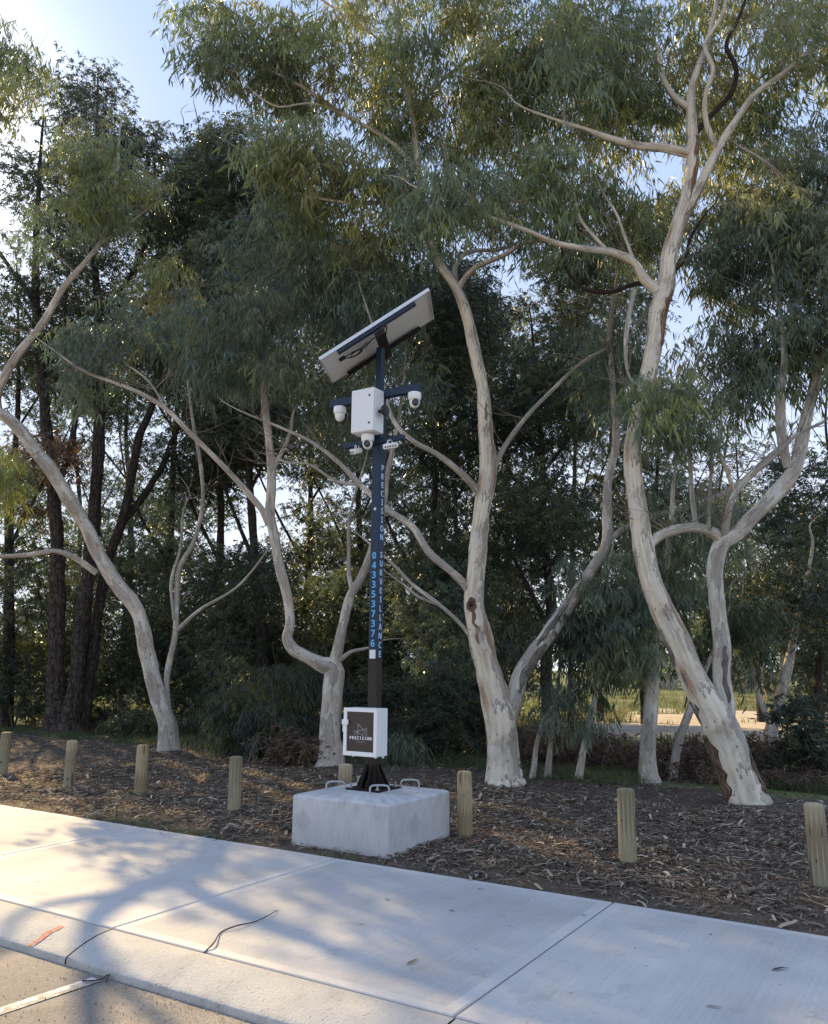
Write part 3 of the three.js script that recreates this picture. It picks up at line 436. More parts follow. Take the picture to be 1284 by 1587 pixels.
  const st = [[797, 1085, 24, .1], [806, 1050, 24, .2], [826, 1016, 24, .3], [856, 976, 23, .4], [891, 926, 21, .6], [916, 886, 18, .7]];
  barkPlate(tr, 'peeling_bark', st, z, .05, .5, .5, 1.6, .02, M.plateGrey, 16); barkPlate(tr, 'peeling_bark', st, z, .45, .8, 1.5, 2.3, .02, M.plateGrey, 17);
}
// C: forked gum left of the tower
{
  const b = groundAt(511, 1188), z = -b.z, L = (l, o = {}) => ({ pts: limbPts(l, z), ...o });
  makeTree({ name: 'gum_tree', seed: 3, base: b, bark: M.barkPale, tone: 'grey', sprig: 'gum', label: 'pale gum tree forking low into an elbowed left stem and a mottled right stem', twigFrom: 4.5, bare: 130,
    limbs: [
      L([[511, 1188, 36], [512, 1150, 32], [514, 1110, 30], [516, 1068, 29], [517, 1036, 26], [500, 1030, 22], [479, 1019, 18], [456, 1007, 18], [446, 989, 16], [450, 965, 14], [444, 919, 14], [434, 879, 15], [426, 834, 15], [419, 799, 15], [421, 759, 14], [421, 720, 13], [416, 675, 12], [411, 630, 11], [409, 590, 9], [415, 520, 7], [425, 440, 5], [430, 360, 3]], { trunk: true }),
      L([[515, 1050, 20], [522, 1016, 17], [533, 964, 15], [543, 924, 14], [558, 899, 13], [571, 869, 12], [583, 830, 11], [593, 799, 10], [600, 740, 8], [612, 680, 6], [625, 600, 4], [630, 520, 3]], { mat: M.barkGrey }),
      L([[416, 812, 11], [408, 793, 10], [389, 769, 9, -.1], [349, 725, 8, -.2], [299, 675, 8, -.3], [259, 635, 7, -.4], [219, 610, 6, -.5], [184, 595, 5, -.5], [130, 575, 4, -.5], [80, 540, 3, -.5]]),
      L([[422, 730, 8], [430, 715, 7], [449, 675, 6], [455, 640, 4], [475, 600, 3]], { thin: true }),
      L([[546, 912, 8], [541, 890, 7, .1], [541, 850, 6, .2], [541, 810, 5, .2], [548, 775, 4, .2], [565, 720, 3, .3]], { mat: M.barkGrey, thin: true }),
      L([[528, 1022, 9], [545, 1010, 6, -.1], [572, 1004, 4, -.3]], { mat: M.barkGrey, thin: true }),
      L([[259, 635, 4, -.4], [230, 590, 3, -.3], [190, 560, 3, -.2]], { thin: true }),
    ],
    crown: [E3(440, 400, 90, 110, z, 1.2, 26, 11), E3(300, 530, 110, 70, z, 1.2, 16, 10), E3(150, 540, 90, 60, z - .3, 1, 9, 9), E3(600, 560, 70, 90, z + .3, 1, 12, 10), E3(540, 640, 90, 50, z + .8, .8, 8, 8)],
  });
}
// D: long leaning gum at the left
{
  const b = groundAt(262, 1163), z = -b.z, L = (l, o = {}) => ({ pts: limbPts(l, z), ...o });
  makeTree({ name: 'gum_tree', seed: 4, base: b, bark: M.barkPale, tone: 'gum', sprig: 'gum', label: 'gum tree with a long trunk sweeping far over beside the dark shaggy trunks', twigFrom: 4.5, bare: 130,
    limbs: [
      L([[262, 1163, 28], [260, 1123, 26], [244, 1074, 24], [229, 1014, 23], [214, 949, 22], [184, 909, 20], [155, 864, 20], [135, 819, 20], [105, 770, 21], [80, 730, 20], [50, 690, 19], [20, 655, 19, -.1], [-8, 636, 18, -.2], [-45, 615, 16, -.3], [-85, 570, 13, -.4], [-110, 500, 10, -.4], [-120, 400, 7, -.3], [-115, 300, 4, -.2]], { trunk: true }),
      L([[-4, 640, 15, -.15], [-6, 615, 15, -.3], [6, 585, 14, -.4], [25, 553, 13, -.5], [65, 503, 12, -.6], [100, 444, 10, -.7], [135, 404, 8, -.7], [160, 369, 7, -.7], [172, 324, 6, -.7], [182, 269, 5, -.6], [186, 200, 3, -.5]]),
      L([[-45, 615, 9, -.3], [-95, 600, 7, -.4], [-150, 560, 5, -.4], [-190, 500, 3, -.4]]), L([[-85, 570, 8, -.4], [-70, 500, 7, -.5], [-60, 430, 4, -.5]]), L([[-112, 480, 7, -.4], [-160, 420, 5, -.4], [-190, 340, 3, -.4]]),
      L([[155, 379, 4, -.7], [189, 354, 3, -.7], [215, 335, 2, -.7]], { thin: true }),
      L([[262, 1110, 10], [259, 1049, 9, .1], [272, 984, 9, .2], [274, 939, 9, .3], [279, 879, 8, .4], [299, 844, 7, .5], [314, 784, 6, .5], [312, 725, 6, .5], [299, 650, 5, .5], [290, 560, 4, .5], [295, 480, 3, .5]], { mat: M.barkGrey }),
      L([[274, 978, 7, .2], [309, 946, 5, 0], [369, 909, 4, -.2], [414, 854, 3, -.3]], { mat: M.barkGrey, thin: true }),
      L([[150, 888, 10], [115, 864, 9, -.2], [85, 854, 8, -.3], [50, 859, 8, -.4], [0, 862, 6, -.5], [-50, 855, 4, -.6]], { mat: M.barkGrey }),
      L([[270, 960, 5, .2], [266, 900, 5, .3], [280, 850, 4, .4], [285, 790, 3, .4]], { mat: M.barkGrey, thin: true }),
    ],
    crown: [E3(170, 260, 80, 80, z - .6, 1.2, 16, 11), E3(120, 340, 90, 70, z - .5, 1, 12, 10), E3(20, 740, 55, 45, z - .8, .8, 6, 10, { tone: 'lime' }), E3(-10, 90, 55, 130, z - 4.5, 1, 12, 10), E3(280, 470, 70, 80, z + .6, 1, 10, 9)],
  });
}
// E: dark shaggy-barked clump of trunks at the left
{
  const b = groundAt(105, 1136), z = -b.z, L = (l, o = {}) => ({ pts: limbPts(l, z), lump: 0.35, ...o });
  makeTree({ name: 'stringybark_tree', seed: 5, base: b, bark: M.barkDark, tone: 'dark', sprig: 'dark', twigMat: M.twigDark, label: 'huge dark tree with several shaggy trunks rising from one foot', twigFrom: 4,
    limbs: [
      L([[88, 1134, 34], [86, 1080, 27], [88, 1000, 24], [90, 900, 22], [86, 800, 20], [78, 720, 18], [68, 620, 16], [60, 520, 14], [55, 420, 11], [60, 300, 7], [66, 200, 4]], { trunk: true }),
      L([[108, 1136, 36], [116, 1080, 27], [126, 980, 23], [137, 890, 20], [146, 800, 19], [152, 720, 18], [155, 640, 17], [155, 560, 15], [150, 450, 12], [145, 350, 9], [150, 230, 6], [152, 130, 3]], { trunk: true }),
      L([[124, 1132, 26, .2], [138, 1050, 18, .2], [150, 970, 15, .3], [165, 880, 14, .3], [190, 805, 14, .3], [205, 735, 14, .3], [215, 680, 12, .3], [236, 630, 10, .4], [262, 560, 8, .5], [280, 460, 5, .5]], { trunk: true }),
      L([[188, 812, 11, .3], [218, 775, 11, .5], [248, 730, 9, .7], [268, 680, 8, .8], [300, 620, 6, .9], [340, 560, 4, 1]]),
      L([[88, 760, 10], [110, 690, 9, -.2], [120, 600, 8, -.4], [100, 500, 6, -.5], [110, 400, 4, -.5]]),
      L([[146, 330, 7], [180, 280, 6, .3], [215, 230, 4, .5]]), L([[62, 480, 8], [20, 420, 7, .3], [-20, 360, 5, .5]]), L([[150, 500, 8], [200, 430, 7, .2], [235, 350, 5, .3], [240, 260, 3, .3]]),
    ],
    crown: [
      E3(150, 170, 75, 70, z, 1.5, 24, 15, { size: .5 }), E3(110, 280, 110, 90, z, 2, 40, 16, { size: .5 }), E3(200, 330, 75, 110, z + .2, 1.8, 34, 16, { size: .5 }), E3(55, 480, 48, 80, z, 1.2, 14, 15), E3(100, 420, 65, 90, z + .3, 1.8, 26, 15, { size: .5 }), E3(210, 480, 80, 100, z + .5, 1.8, 26, 15, { size: .5 }),
      E3(120, 580, 100, 70, z + .5, 1.6, 20, 14, { size: .5 }), E3(60, 740, 70, 80, z - .2, 1, 9, 12, { tone: 'brown' }), E3(230, 220, 40, 50, z + .2, .8, 8, 12, { size: .4 })],
  });
}
console.log('near trees done');

// ---------------------------------------------------------------- the darker wood behind: each tree on its own foot
const BACK = [                                              // foot px, depth, lean px, top py, crown [[cy, rx, ry, n] ...], trunk width px
  [10, 21, 10, 420, [[540, 30, 90, 7], [760, 40, 90, 8]], 20], [250, 24, 20, 260, [[330, 70, 90, 26], [520, 80, 120, 26], [760, 70, 120, 14]], 15], [330, 22, 15, 215, [[300, 75, 80, 30], [460, 90, 110, 30], [680, 80, 110, 24]], 16],
  [405, 20, -20, 200, [[290, 85, 90, 34], [420, 90, 100, 34], [620, 75, 90, 24]], 18], [470, 26, 10, 300, [[420, 90, 110, 30], [640, 90, 120, 26], [850, 80, 90, 12]], 13], [548, 23, 15, 330, [[480, 85, 110, 28], [720, 80, 120, 20], [900, 70, 80, 10]], 13],
  [648, 18.2, 30, 380, [[480, 80, 90, 24], [640, 80, 100, 20], [840, 60, 90, 10]], 17], [700, 25, 10, 420, [[520, 90, 110, 26], [760, 80, 110, 18], [920, 70, 70, 10]], 12], [800, 27, -10, 440, [[560, 90, 110, 26], [780, 90, 110, 18], [930, 70, 60, 10]], 13],
  [858, 17, -14, 500, [[620, 80, 90, 18], [800, 70, 90, 14]], 22], [930, 26, 10, 330, [[450, 85, 90, 20], [620, 80, 100, 18], [800, 80, 100, 14]], 12], [1090, 30, 20, 600, [[720, 100, 70, 10], [820, 95, 80, 14], [920, 90, 70, 14]], 10], [1000, 24, 10, 500, [[640, 70, 70, 8], [780, 80, 80, 14], [890, 70, 50, 9]], 12],
  [1270, 19, 10, 560, [[760, 70, 90, 14], [900, 80, 90, 16]], 13], [190, 26, 10, 420, [[560, 80, 110, 22], [800, 80, 110, 14]], 13], [120, 29, 0, 480, [[640, 80, 100, 16], [840, 80, 90, 12]], 11], [885, 20, 6, 330, [[440, 75, 65, 16], [560, 60, 60, 8]], 10], [1180, 25, -20, 640, [[800, 80, 80, 12], [930, 70, 60, 10]], 10],
];
BACK.forEach(([x, z, lean, top, cr, w], i) => {
  const hz = 1031 + (x - 642) * 0.009, py = hz + F * 1.6 / z * 1.0, base = P(x, py, z); base.y = -0.03; const r = mul32(900 + i), k = 6, pts = [];
  const dark = i % 3 !== 1;
  for (let j = 0; j <= k; j++) { const t = j / k; pts.push([P(x + lean * t * 2 + (r() - .5) * 16 * (j > 0), py + (top - py) * t, z + (r() - .5) * .5 * (j > 0)), Math.max(0.012, w / 2 * z / F * (1 - 0.88 * t))]); }
  pts[0][0].y = -0.02;
  const limbs = [{ pts, trunk: true, lump: .3 }];
  for (let j = 0; j < 5; j++) { const t = .28 + .12 * j, a = P(x + lean * t * 2, py + (top - py) * t, z), sd = j % 2 ? 1 : -1, b = P(x + lean * t * 2 + sd * (40 + 30 * r()), py + (top - py) * (t + .13), z + (r() - .5) * 1.4), c = P(x + lean * t * 2 + sd * (65 + 40 * r()), py + (top - py) * (t + .27), z + (r() - .5) * 2), r0 = w / 2 * z / F * (1 - t) * .55; limbs.push({ pts: [[a, r0], [b, r0 * .7], [c, .012]], lump: .2, thin: true }); }
  makeTree({ name: 'woodland_tree', seed: 40 + i, base, bark: dark ? M.barkDark : M.barkRed, twigMat: M.twigDark, tone: 'dark', sprig: 'dark', group: 'slender dark trees behind the pale gums', label: 'slender dark-trunked tree with small dark leaves behind the pale gums', limbs, twigFrom: 2.5, bare: 14,
    crown: (x < 830 ? [...cr, [900, 75, 70, 9], [985, 75, 45, 6]] : cr).map(([cy, rx, ry, n]) => E3(x + lean * 1.2, cy, rx, ry, z, 1.6 + r(), Math.round(n * 2.5), 15, { scale: 1.0, hollow: .05, tone: r() < .3 ? 'grey' : 'dark' })) });
});
// slim pale saplings between the gums
const SAP = [
  [[[897, 1207, 11], [905, 1160, 9], [916, 1110, 8], [928, 1060, 7], [936, 1000, 6], [940, 930, 5], [945, 870, 3]], 12.7, [[950, 970, 45, 55, 10], [925, 890, 50, 45, 8], [905, 950, 25, 45, 4], [980, 930, 25, 45, 4]], 'sapling with a dense hanging skirt of leaves beside the patchy side stem', 'grey'],
  [[[825, 1207, 8], [833, 1150, 7], [850, 1105, 6], [878, 1078, 5], [900, 1062, 3]], 12.6, [[880, 1075, 25, 15, 2]], 'thin bent bare sapling beside the cream gum', 'grey'],
  [[[849, 1205, 9], [853, 1160, 7], [860, 1100, 6], [868, 1030, 4], [872, 960, 3]], 13.4, [[868, 1000, 40, 60, 8]], 'thin upright sapling between two gum trees', 'dark'],
  [[[1005, 1206, 25], [1004, 1160, 23], [1008, 1110, 21], [1012, 1050, 19], [1018, 980, 16], [1028, 900, 13], [1040, 820, 9], [1045, 740, 5]], 12.9, [[1015, 900, 45, 55, 9], [1045, 800, 60, 60, 8]], 'smooth grey pole trunk standing in the brown bracken', 'grey'],
  [[[1042, 1202, 14], [1052, 1150, 13], [1068, 1105, 12], [1085, 1060, 9], [1110, 1000, 6], [1130, 940, 4]], 13.4, [[1120, 960, 50, 50, 7]], 'short leaning trunk behind the two-stemmed gum', 'dark'],
  [[[1188, 1175, 19], [1196, 1130, 18], [1208, 1085, 15], [1222, 1030, 14], [1232, 980, 10], [1250, 900, 6], [1260, 840, 4]], 15, [[1230, 910, 60, 50, 14], [1160, 940, 40, 40, 6]], 'grey forked small tree near the sandy track', 'dark'],
];
SAP.forEach(([l, z, cr, label, tone], i) => {
  const b = G(l[0][0], l[0][1]), zz = -b.z, limbs = [{ pts: limbPts(l, zz), trunk: true, lump: .2 }];
  if (i === 5) limbs.push({ pts: limbPts([[1196, 1128, 10], [1180, 1090, 9], [1168, 1045, 8], [1155, 990, 5], [1150, 940, 3]], zz) });
  makeTree({ name: 'sapling_tree', seed: 70 + i, base: b, bark: i === 3 || i === 0 ? M.barkPale : M.barkGrey, tone, sprig: i === 5 ? 'dark' : 'gum', label, limbs, twigFrom: 1.6, crown: cr.map(([x, y, rx, ry, n]) => E3(x, y, rx, ry, zz + .1, .7, n, i === 0 ? 14 : 11, { size: .36, hang: 1.6 })) });
});

// ---------------------------------------------------------------- undergrowth
function shrub(px, py, wpx, hpx, tone, sprig, label, name, n, group) {
  const b = G(px, py), z = -b.z, r = mul32(Math.round(px * 7 + py)), w = wpx * z / F, h = hpx * z / F, limbs = [];
  for (let k = 0; k < 5; k++) { const a = r() * 6.28; limbs.push({ pts: [[b.clone().add(V((r() - .5) * .1, -.05, (r() - .5) * .1)), .02], [b.clone().add(V(Math.cos(a) * w * .2, h * .35, Math.sin(a) * w * .2)), .013], [b.clone().add(V(Math.cos(a) * w * .5, h * (.6 + .3 * r()), Math.sin(a) * w * .5)), .006]], thin: true, lump: .1 }); }
  const t = makeTree({ name, seed: Math.round(px + py), base: b, bark: M.twigDark, twigMat: M.twigDark, tone, sprig, label, group, limbs, twigFrom: 0.1, crown: [{ c: b.clone().add(V(0, h * .55, 0)), r: V(w, h * .45, w * .8), n, s: 13, size: .3, hang: 1.1, hollow: .02 }] });
  t.userData.category = 'shrub'; return t;
}
const SH = 'shrubs under the trees', SL = 'dark green leafy shrub under the trees';
for (const [x, y, w, h, n] of [[200, 1140, 40, 60, 8], [20, 1130, 60, 120, 18], [640, 1172, 60, 120, 20], [690, 1175, 50, 150, 20], [570, 1165, 50, 120, 18], [735, 1165, 45, 130, 14], [1262, 1205, 50, 130, 20], [310, 1128, 50, 120, 16], [400, 1130, 60, 190, 24], [520, 1130, 60, 180, 24], [640, 1125, 60, 170, 22], [760, 1130, 55, 150, 16], [130, 1115, 60, 120, 16], [240, 1118, 60, 130, 18]]) shrub(x, y, w, h, 'dark', x % 2 ? 'dark' : 'bush', SL, 'shrub', n, SH);
for (const [x, z, w, h, n] of [[-20, 23, 1.6, 3.2, 22], [70, 25, 1.8, 3.4, 24], [180, 22, 1.6, 3.0, 22], [270, 26, 1.8, 3.6, 26], [350, 23, 1.7, 3.4, 24], [440, 25, 1.8, 3.8, 28], [520, 21, 1.5, 3.2, 24], [600, 24, 1.8, 3.6, 26], [690, 22, 1.6, 3.2, 24], [770, 25, 1.7, 3.2, 22], [1295, 18, 1.2, 2.6, 16]]) shrub(x, 1031 + F * 1.6 / z, w * F / z, h * F / z, 'dark', 'dark', 'tall dark thicket shrub between the woodland trunks', 'thicket_shrub', n, 'tall shrubs between the woodland trunks');
for (const [x, y, w, h, n] of [[355, 1172, 34, 150, 13], [425, 1178, 40, 130, 13], [478, 1160, 30, 150, 9]]) shrub(x, y, w, h, 'dark', 'gum', 'dark shrub with narrow drooping leaves near the low-forking gum', 'shrub', n, 'drooping shrubs by the low-forking gum');
shrub(612, 1184, 32, 40, 'grey', 'gum', 'low blue-green leafy clump behind the white cabinet', 'shrub', 8);
for (const [x, y, w, h] of [[455, 1185, 38, 45]]) shrub(x, y, w, h, 'brown', 'bush', 'heap of dead brown brush beside the low-forking gum', 'brush_heap', 12);
{ // dead bracken between the grass and the sandy track, and behind the bollards
  const list = [], r = mul32(77), bg = frameGroup('bracken', 'dead rust-brown bracken and twigs massed behind the gum trees', 'bracken', 'stuff');
  for (let i = 0; i < 2600; i++) { const u = -2 + r() * 13, v = -6.9 - r() * 2.4, x = r(), h = (0.12 + 0.42 * sstep(.3, .75, NZ(u * .8 + 31, v * .8 + 7))) * Math.pow(x, 1.2), c = TONE.brown[Math.floor(r() * 4)], b = .6 + .7 * r(); list.push([V(u, h, v), [(r() - .5) * 1.4, r() * 6.28, (r() - .5) * 1.4], .8 + .6 * r(), [c[0] * b, c[1] * b, c[2] * b]]); }
  for (let i = 0; i < 1200; i++) { const u = -16 + r() * 15, v = -7.4 - r() * 2.5, c = TONE[r() < .5 ? 'brown' : 'dark'][Math.floor(r() * 4)], b = .5 + .6 * r(); list.push([V(u, .4 * r(), v), [(r() - .5) * 1.4, r() * 6.28, (r() - .5) * 1.4], .8 + .5 * r(), [c[0] * b, c[1] * b, c[2] * b]]); }
  scatter('fronds', sprigs.bush[0], M.blade, list, bg);
}
// grass
function tuftGeo(seed, n, h, w, sp) { const r = mul32(seed), pos = [], idx = []; for (let i = 0; i < n; i++) { const a = r() * 6.28, b = V((r() - .5) * sp, 0, (r() - .5) * sp), d = V(Math.cos(a) * .45 * r(), 1, Math.sin(a) * .45 * r()).normalize(), s = V(Math.cos(a + 1.5), 0, Math.sin(a + 1.5)), H = h * (.5 + .7 * r()), k = pos.length / 3; for (const q of [b.clone().addScaledVector(s, w), b.clone().addScaledVector(s, -w), b.clone().addScaledVector(d, H * .55).addScaledVector(s, w * .7), b.clone().addScaledVector(d, H * .55).addScaledVector(s, -w * .7), b.clone().addScaledVector(d, H).add(V(Math.cos(a) * H * .3, -H * .08, Math.sin(a) * H * .3))]) pos.push(q.x, q.y, q.z); idx.push(k, k + 1, k + 3, k, k + 3, k + 2, k + 2, k + 3, k + 4); } const g = new THREE.BufferGeometry(); g.setAttribute('position', new THREE.Float32BufferAttribute(pos, 3)); g.setIndex(idx); return g; }
{
  const T = tuftGeo(5, 14, 0.17, 0.003, 0.14), r = mul32(55), gg = frameGroup('grass', 'short green grass growing along the foot of the trees', 'grass', 'stuff'), list = [];
  for (let i = 0; i < 9000; i++) { const u = -18 + r() * 30, v = -5.5 - 1.7 * Math.pow(r(), .8), d = NZ(u * .7 + 9, v * 1.1 + 4); if (d < .42 || (u < -1 && r() < .45)) continue; const b = .7 + .6 * r(), dry = r() < .15; list.push([V(u, -.05, v), [0, r() * 6.28, 0], .6 + .7 * r(), dry ? [.22 * b, .19 * b, .09 * b] : [.075 * b, .125 * b, .028 * b]]); }
  scatter('blades', T, M.blade, list, gg);
  const eg = frameGroup('edge_weeds', 'sparse weeds and grass along the path edge', 'weeds', 'stuff'), el = [];
  for (let i = 0; i < 700; i++) { const u = -9 + r() * 14, v = -.03 - .28 * r() * r(); if (NZ(u * 1.3 + 20, 3) < .52) continue; const b = .7 + .6 * r(); el.push([V(u, hMulch(u, v) - .005, v), [0, r() * 6.28, 0], .25 + .3 * r() + (u < -4 ? .25 : 0), r() < .4 ? [.2 * b, .18 * b, .09 * b] : [.09 * b, .14 * b, .035 * b]]); }
  scatter('blades', T, M.blade, el, eg);
  const lg = frameGroup('lawn_grass', 'longer sunlit grass on the park lawn beyond the trees', 'grass', 'stuff'), ll = [];
  const T2 = tuftGeo(6, 16, 0.26, 0.010, 0.5);
  for (let i = 0; i < 14000; i++) { const u = -45 + r() * 100, v = -10 - 45 * r() * r(), on = u > -4.6 + 2.5 * NZ(v * .6, 9) && v < -13 && v > -25.5 - 2 * NZ(u * .4, 2); if (on && r() < .955) continue; const b = .7 + .6 * r(); ll.push([V(u, -.05 + .1 * sstep(-14, -40, v), v), [0, r() * 6.28, 0], .6 + .8 * r(), r() < .3 ? [.25 * b, .21 * b, .09 * b] : [.13 * b, .165 * b, .04 * b]]); }
  scatter('blades', T2, M.blade, ll, lg);
}
{ // far trees across the park, one mass
  const r = mul32(404), wg = frameGroup('distant_woodland', 'far sunlit trees closing the park behind the track', 'woodland', 'stuff'), list = [], tr = [];
  for (let i = 0; i < 90; i++) {
    const u = -75 + i * 1.75 + r() * 2, v = -40 - r() * 34, h = 5 + 4.5 * r(), tw = 1.8 + 1.4 * r(), tone = TONE[r() < .4 ? 'lime' : r() < .5 ? 'gum' : 'dark'];
    for (let k = 0; k < 3; k++) tr.push(tube([[V(u + k * .4, -.1, v), .16], [V(u + (k - 1) * .6, h * .35, v), .11], [V(u + (k - 1) * 1.3, h * .8, v + k - 1), .04]], 6, .8, .1, i));
    for (let k = 0; k < 120; k++) { const a = r() * 6.28, q = Math.sqrt(r()), y = h * (.12 + .88 * r()), c = tone[Math.floor(r() * tone.length)], b = .7 + .6 * r(); list.push([V(u + Math.cos(a) * q * tw, y, v + Math.sin(a) * q * tw), [(r() - .5) * .6, r() * 6.28, 0], .6 + .6 * r(), [c[0] * b, c[1] * b, c[2] * b]]); }
  }
  tr.forEach(g => { delete g.userData.cur; delete g.userData.pts; });
  part('far_trunks', mergeGeometries(tr), M.barkGrey, wg).name = 'trunk_mass'; scatter('leaf_mass', sprigs.far[0], M.blade, list, wg);
}

// ---------------------------------------------------------------- bark and leaf litter
{
  const r = mul32(31), strip = new THREE.PlaneGeometry(1, 1, 4, 1); { const p = strip.attributes.position; for (let i = 0; i < p.count; i++) { const x = p.getX(i), y = p.getY(i); p.setXYZ(i, x, 0.10 * (1 - 4 * x * x) + 0.05 * Math.sin(x * 7), y * (1 - 0.6 * Math.abs(x)) + 0.12 * Math.sin(x * 4)); } strip.deleteAttribute('normal'); strip.deleteAttribute('uv'); }
  const stick = new THREE.CylinderGeometry(0.5, 0.35, 1, 5, 3); stick.rotateZ(Math.PI / 2); { const p = stick.attributes.position; for (let i = 0; i < p.count; i++) p.setZ(i, p.getZ(i) + 1.2 * Math.sin(p.getX(i) * 3)); stick.computeVertexNormals(); stick.deleteAttribute('uv'); }
  const lp = [], li = []; leafShape(lp, li, V(-.5, 0, 0), V(1, 0, 0), V(0, 0, 1), 1, .15, .25); const leaf = new THREE.BufferGeometry(); leaf.setAttribute('position', new THREE.Float32BufferAttribute(lp, 3)); leaf.setIndex(li); { const p = leaf.attributes.position; for (let i = 0; i < p.count; i++) p.setY(i, .12 * Math.cos(p.getX(i) * 3)); }
  const bg = frameGroup('litter', 'loose bark strips, leaves and sticks strewn over the mulch bed', 'leaf litter', 'stuff'), A = [], B = [], C = [];
  const tone = () => { const k = r(), b = .75 + .5 * r(); const c = k < .42 ? [.085, .058, .038] : k < .72 ? [.18, .13, .088] : k < .89 ? [.32, .255, .18] : k < .975 ? [.47, .39, .29] : [.25, .12, .06]; return c.map(x => x * b); };
  for (let i = 0; i < 170000; i++) {
    const near = i < 105000, u = near ? -7 + r() * 13 : -20 + r() * 31, v = near ? -4.4 * Math.pow(r(), .9) - .06 : -6.2 * r();
    const dens = .35 + .65 * NZ(u * .9 + 12, v * .9 + 70); if (r() > dens || (v > -.35 && r() < .55)) continue;
    const y = hMulch(u, v) + .004 + .02 * r(), k = r(), ya = r() * 6.283, tilt = [(r() - .5) * .6, ya, (r() - .5) * .5];
    if (k < .5) { const L = .028 + .13 * Math.pow(r(), 4); A.push([V(u, y, v), tilt, V(L, L * .7, L * (.10 + .16 * r())), tone()]); }
    else if (k < .84) { const L = .035 + .07 * r(); B.push([V(u, y, v), tilt, L, tone()]); }
    else { const L = .05 + .22 * r() * r(), w = .003 + .006 * r(); C.push([V(u, y + .004, v), [0, ya, (r() - .5) * .25], V(L, w, w), tone()]); }
  }
  scatter('bark_litter', strip, M.dry, A, bg); scatter('leaf_litter', leaf, M.dry, B, bg); scatter('stick_litter', stick, M.dry, C, bg);
  for (let i = 0; i < 420; i++) { const u = -9 + r() * 15, v = .25 * r() * r() * r() + .005, L = .012 + .05 * r() * r(); A.push([V(u, .003 + .003 * r(), v), [0, r() * 6.28, 0], V(L, L * .3, L * .25), tone()]); }
  for (let i = 0; i < 300; i++) { const u = -9 + r() * 15, v = 2.25 * r(), L = .005 + .022 * r() * r(); A.push([V(u, .003, v), [0, r() * 6.28, 0], V(L, L * .3, L * .35), tone()]); }
  // grit on the asphalt against the kerb
  const grit = frameGroup('road_grit', 'sand and crumbs of soil washed onto the asphalt', 'grit', 'stuff'), gl = [], ic = new THREE.IcosahedronGeometry(1, 0);
  for (let i = 0; i < 3800; i++) { const pu = 1.1 + (r() + r() + r() - 1.5) * 1.5, pv = 2.61 + .75 * Math.pow(r(), 1.7), wide = r() < .3, u = wide ? -5 + 8 * r() : pu, v = wide ? 2.6 + 1.9 * r() : pv; const s = .001 + .0032 * Math.pow(r(), 5), b = .6 + .6 * r(), dk = r() < .05; gl.push([V(u, ROAD_Y + .006 + s * .5, v), [r() * 3, r() * 6, 0], V(s * 1.3, s * .8, s), dk ? [.06 * b, .045 * b, .03 * b] : [.36 * b, .3 * b, .22 * b]]); }
  scatter('crumbs', ic, M.dry, gl, grit);
  // single leaves on the path
  const lm = [std(.10, .075, .05, .8), std(.05, .038, .03, .8), std(.20, .16, .09, .8), std(.16, .15, .08, .8)], fl = [];
  const spots = [[640, 1492, .13, 3, .4], [700, 1412, .07, 0, 1.0], [745, 1378, .06, 1, .2], [790, 1436, .035, 1, 2], [870, 1355, .06, 0, .3], [1210, 1503, .13, 1, .15], [1108, 1562, .09, 2, 2.6], [905, 1419, .06, 1, 2.5], [600, 1395, .07, 2, .9], [250, 1292, .05, 1, 2], [172, 1302, .04, 1, 1], [60, 1367, .05, 1, .3], [152, 1381, .05, 1, .2], [220, 1358, .05, 0, 1.2], [335, 1418, .03, 1, 0], [1102, 1449, .04, 0, .4], [560, 1434, .05, 2, 1.5], [520, 1480, .03, 1, 0], [420, 1316, .08, 1, .1], [405, 1321, .05, 1, .5], [255, 1341, .03, 1, .3], [820, 1395, .03, 1, .5], [1003, 1498, .03, 1, .2], [885, 1540, .03, 1, .2], [680, 1345, .04, 0, 2], [985, 1470, .03, 1, 2]];
  spots.forEach(([x, y, L, m, a]) => { const g = G(x, y); const o = new THREE.Mesh(leaf, lm[m]); o.name = numbered('fallen_leaf'); o.position.copy(g).setY(.003); o.scale.set(L, L * .6, L * 1.1); o.rotation.y = a * 2.3; o.castShadow = o.receiveShadow = true; tag(o, 'small dry gum leaf lying on the concrete footpath', 'leaf', 'leaves fallen on the footpath'); scene.add(o); });
  const tw = (pts, rad, label) => { const p = pts.map(([x, y], i) => { const g = G(x, y); const [, v] = w2uv(g.x, g.z); g.y = v > 2.3 ? -.01 : .006 + .012 * (i % 2); return [g, rad * (1 - .6 * i / pts.length)]; }); const g = tube(p, 6, .03, .3, 3); delete g.userData.cur; delete g.userData.pts; const o = new THREE.Mesh(g, M.twigDark); o.name = numbered('fallen_twig'); tag(o, label, 'twig'); o.castShadow = true; scene.add(o); };
  tw([[312, 1478], [330, 1468], [345, 1445], [365, 1440], [395, 1430], [415, 1424], [430, 1412]], .005, 'long thin curved twig lying across the kerb joint');
  { const p = [[128, 1520], [150, 1519], [163, 1514], [170, 1506], [165, 1522]].map(([x, y], i) => [G(x, y, ROAD_Y + .012 + .01 * (i % 2)), .004]); const g = tube(p, 6, .02, .2, 4); delete g.userData.cur; delete g.userData.pts; const o = new THREE.Mesh(g, M.twigDark); o.name = numbered('fallen_twig'); tag(o, 'short hooked twig lying at the end of the painted parking line', 'twig'); o.castShadow = true; scene.add(o); }
}

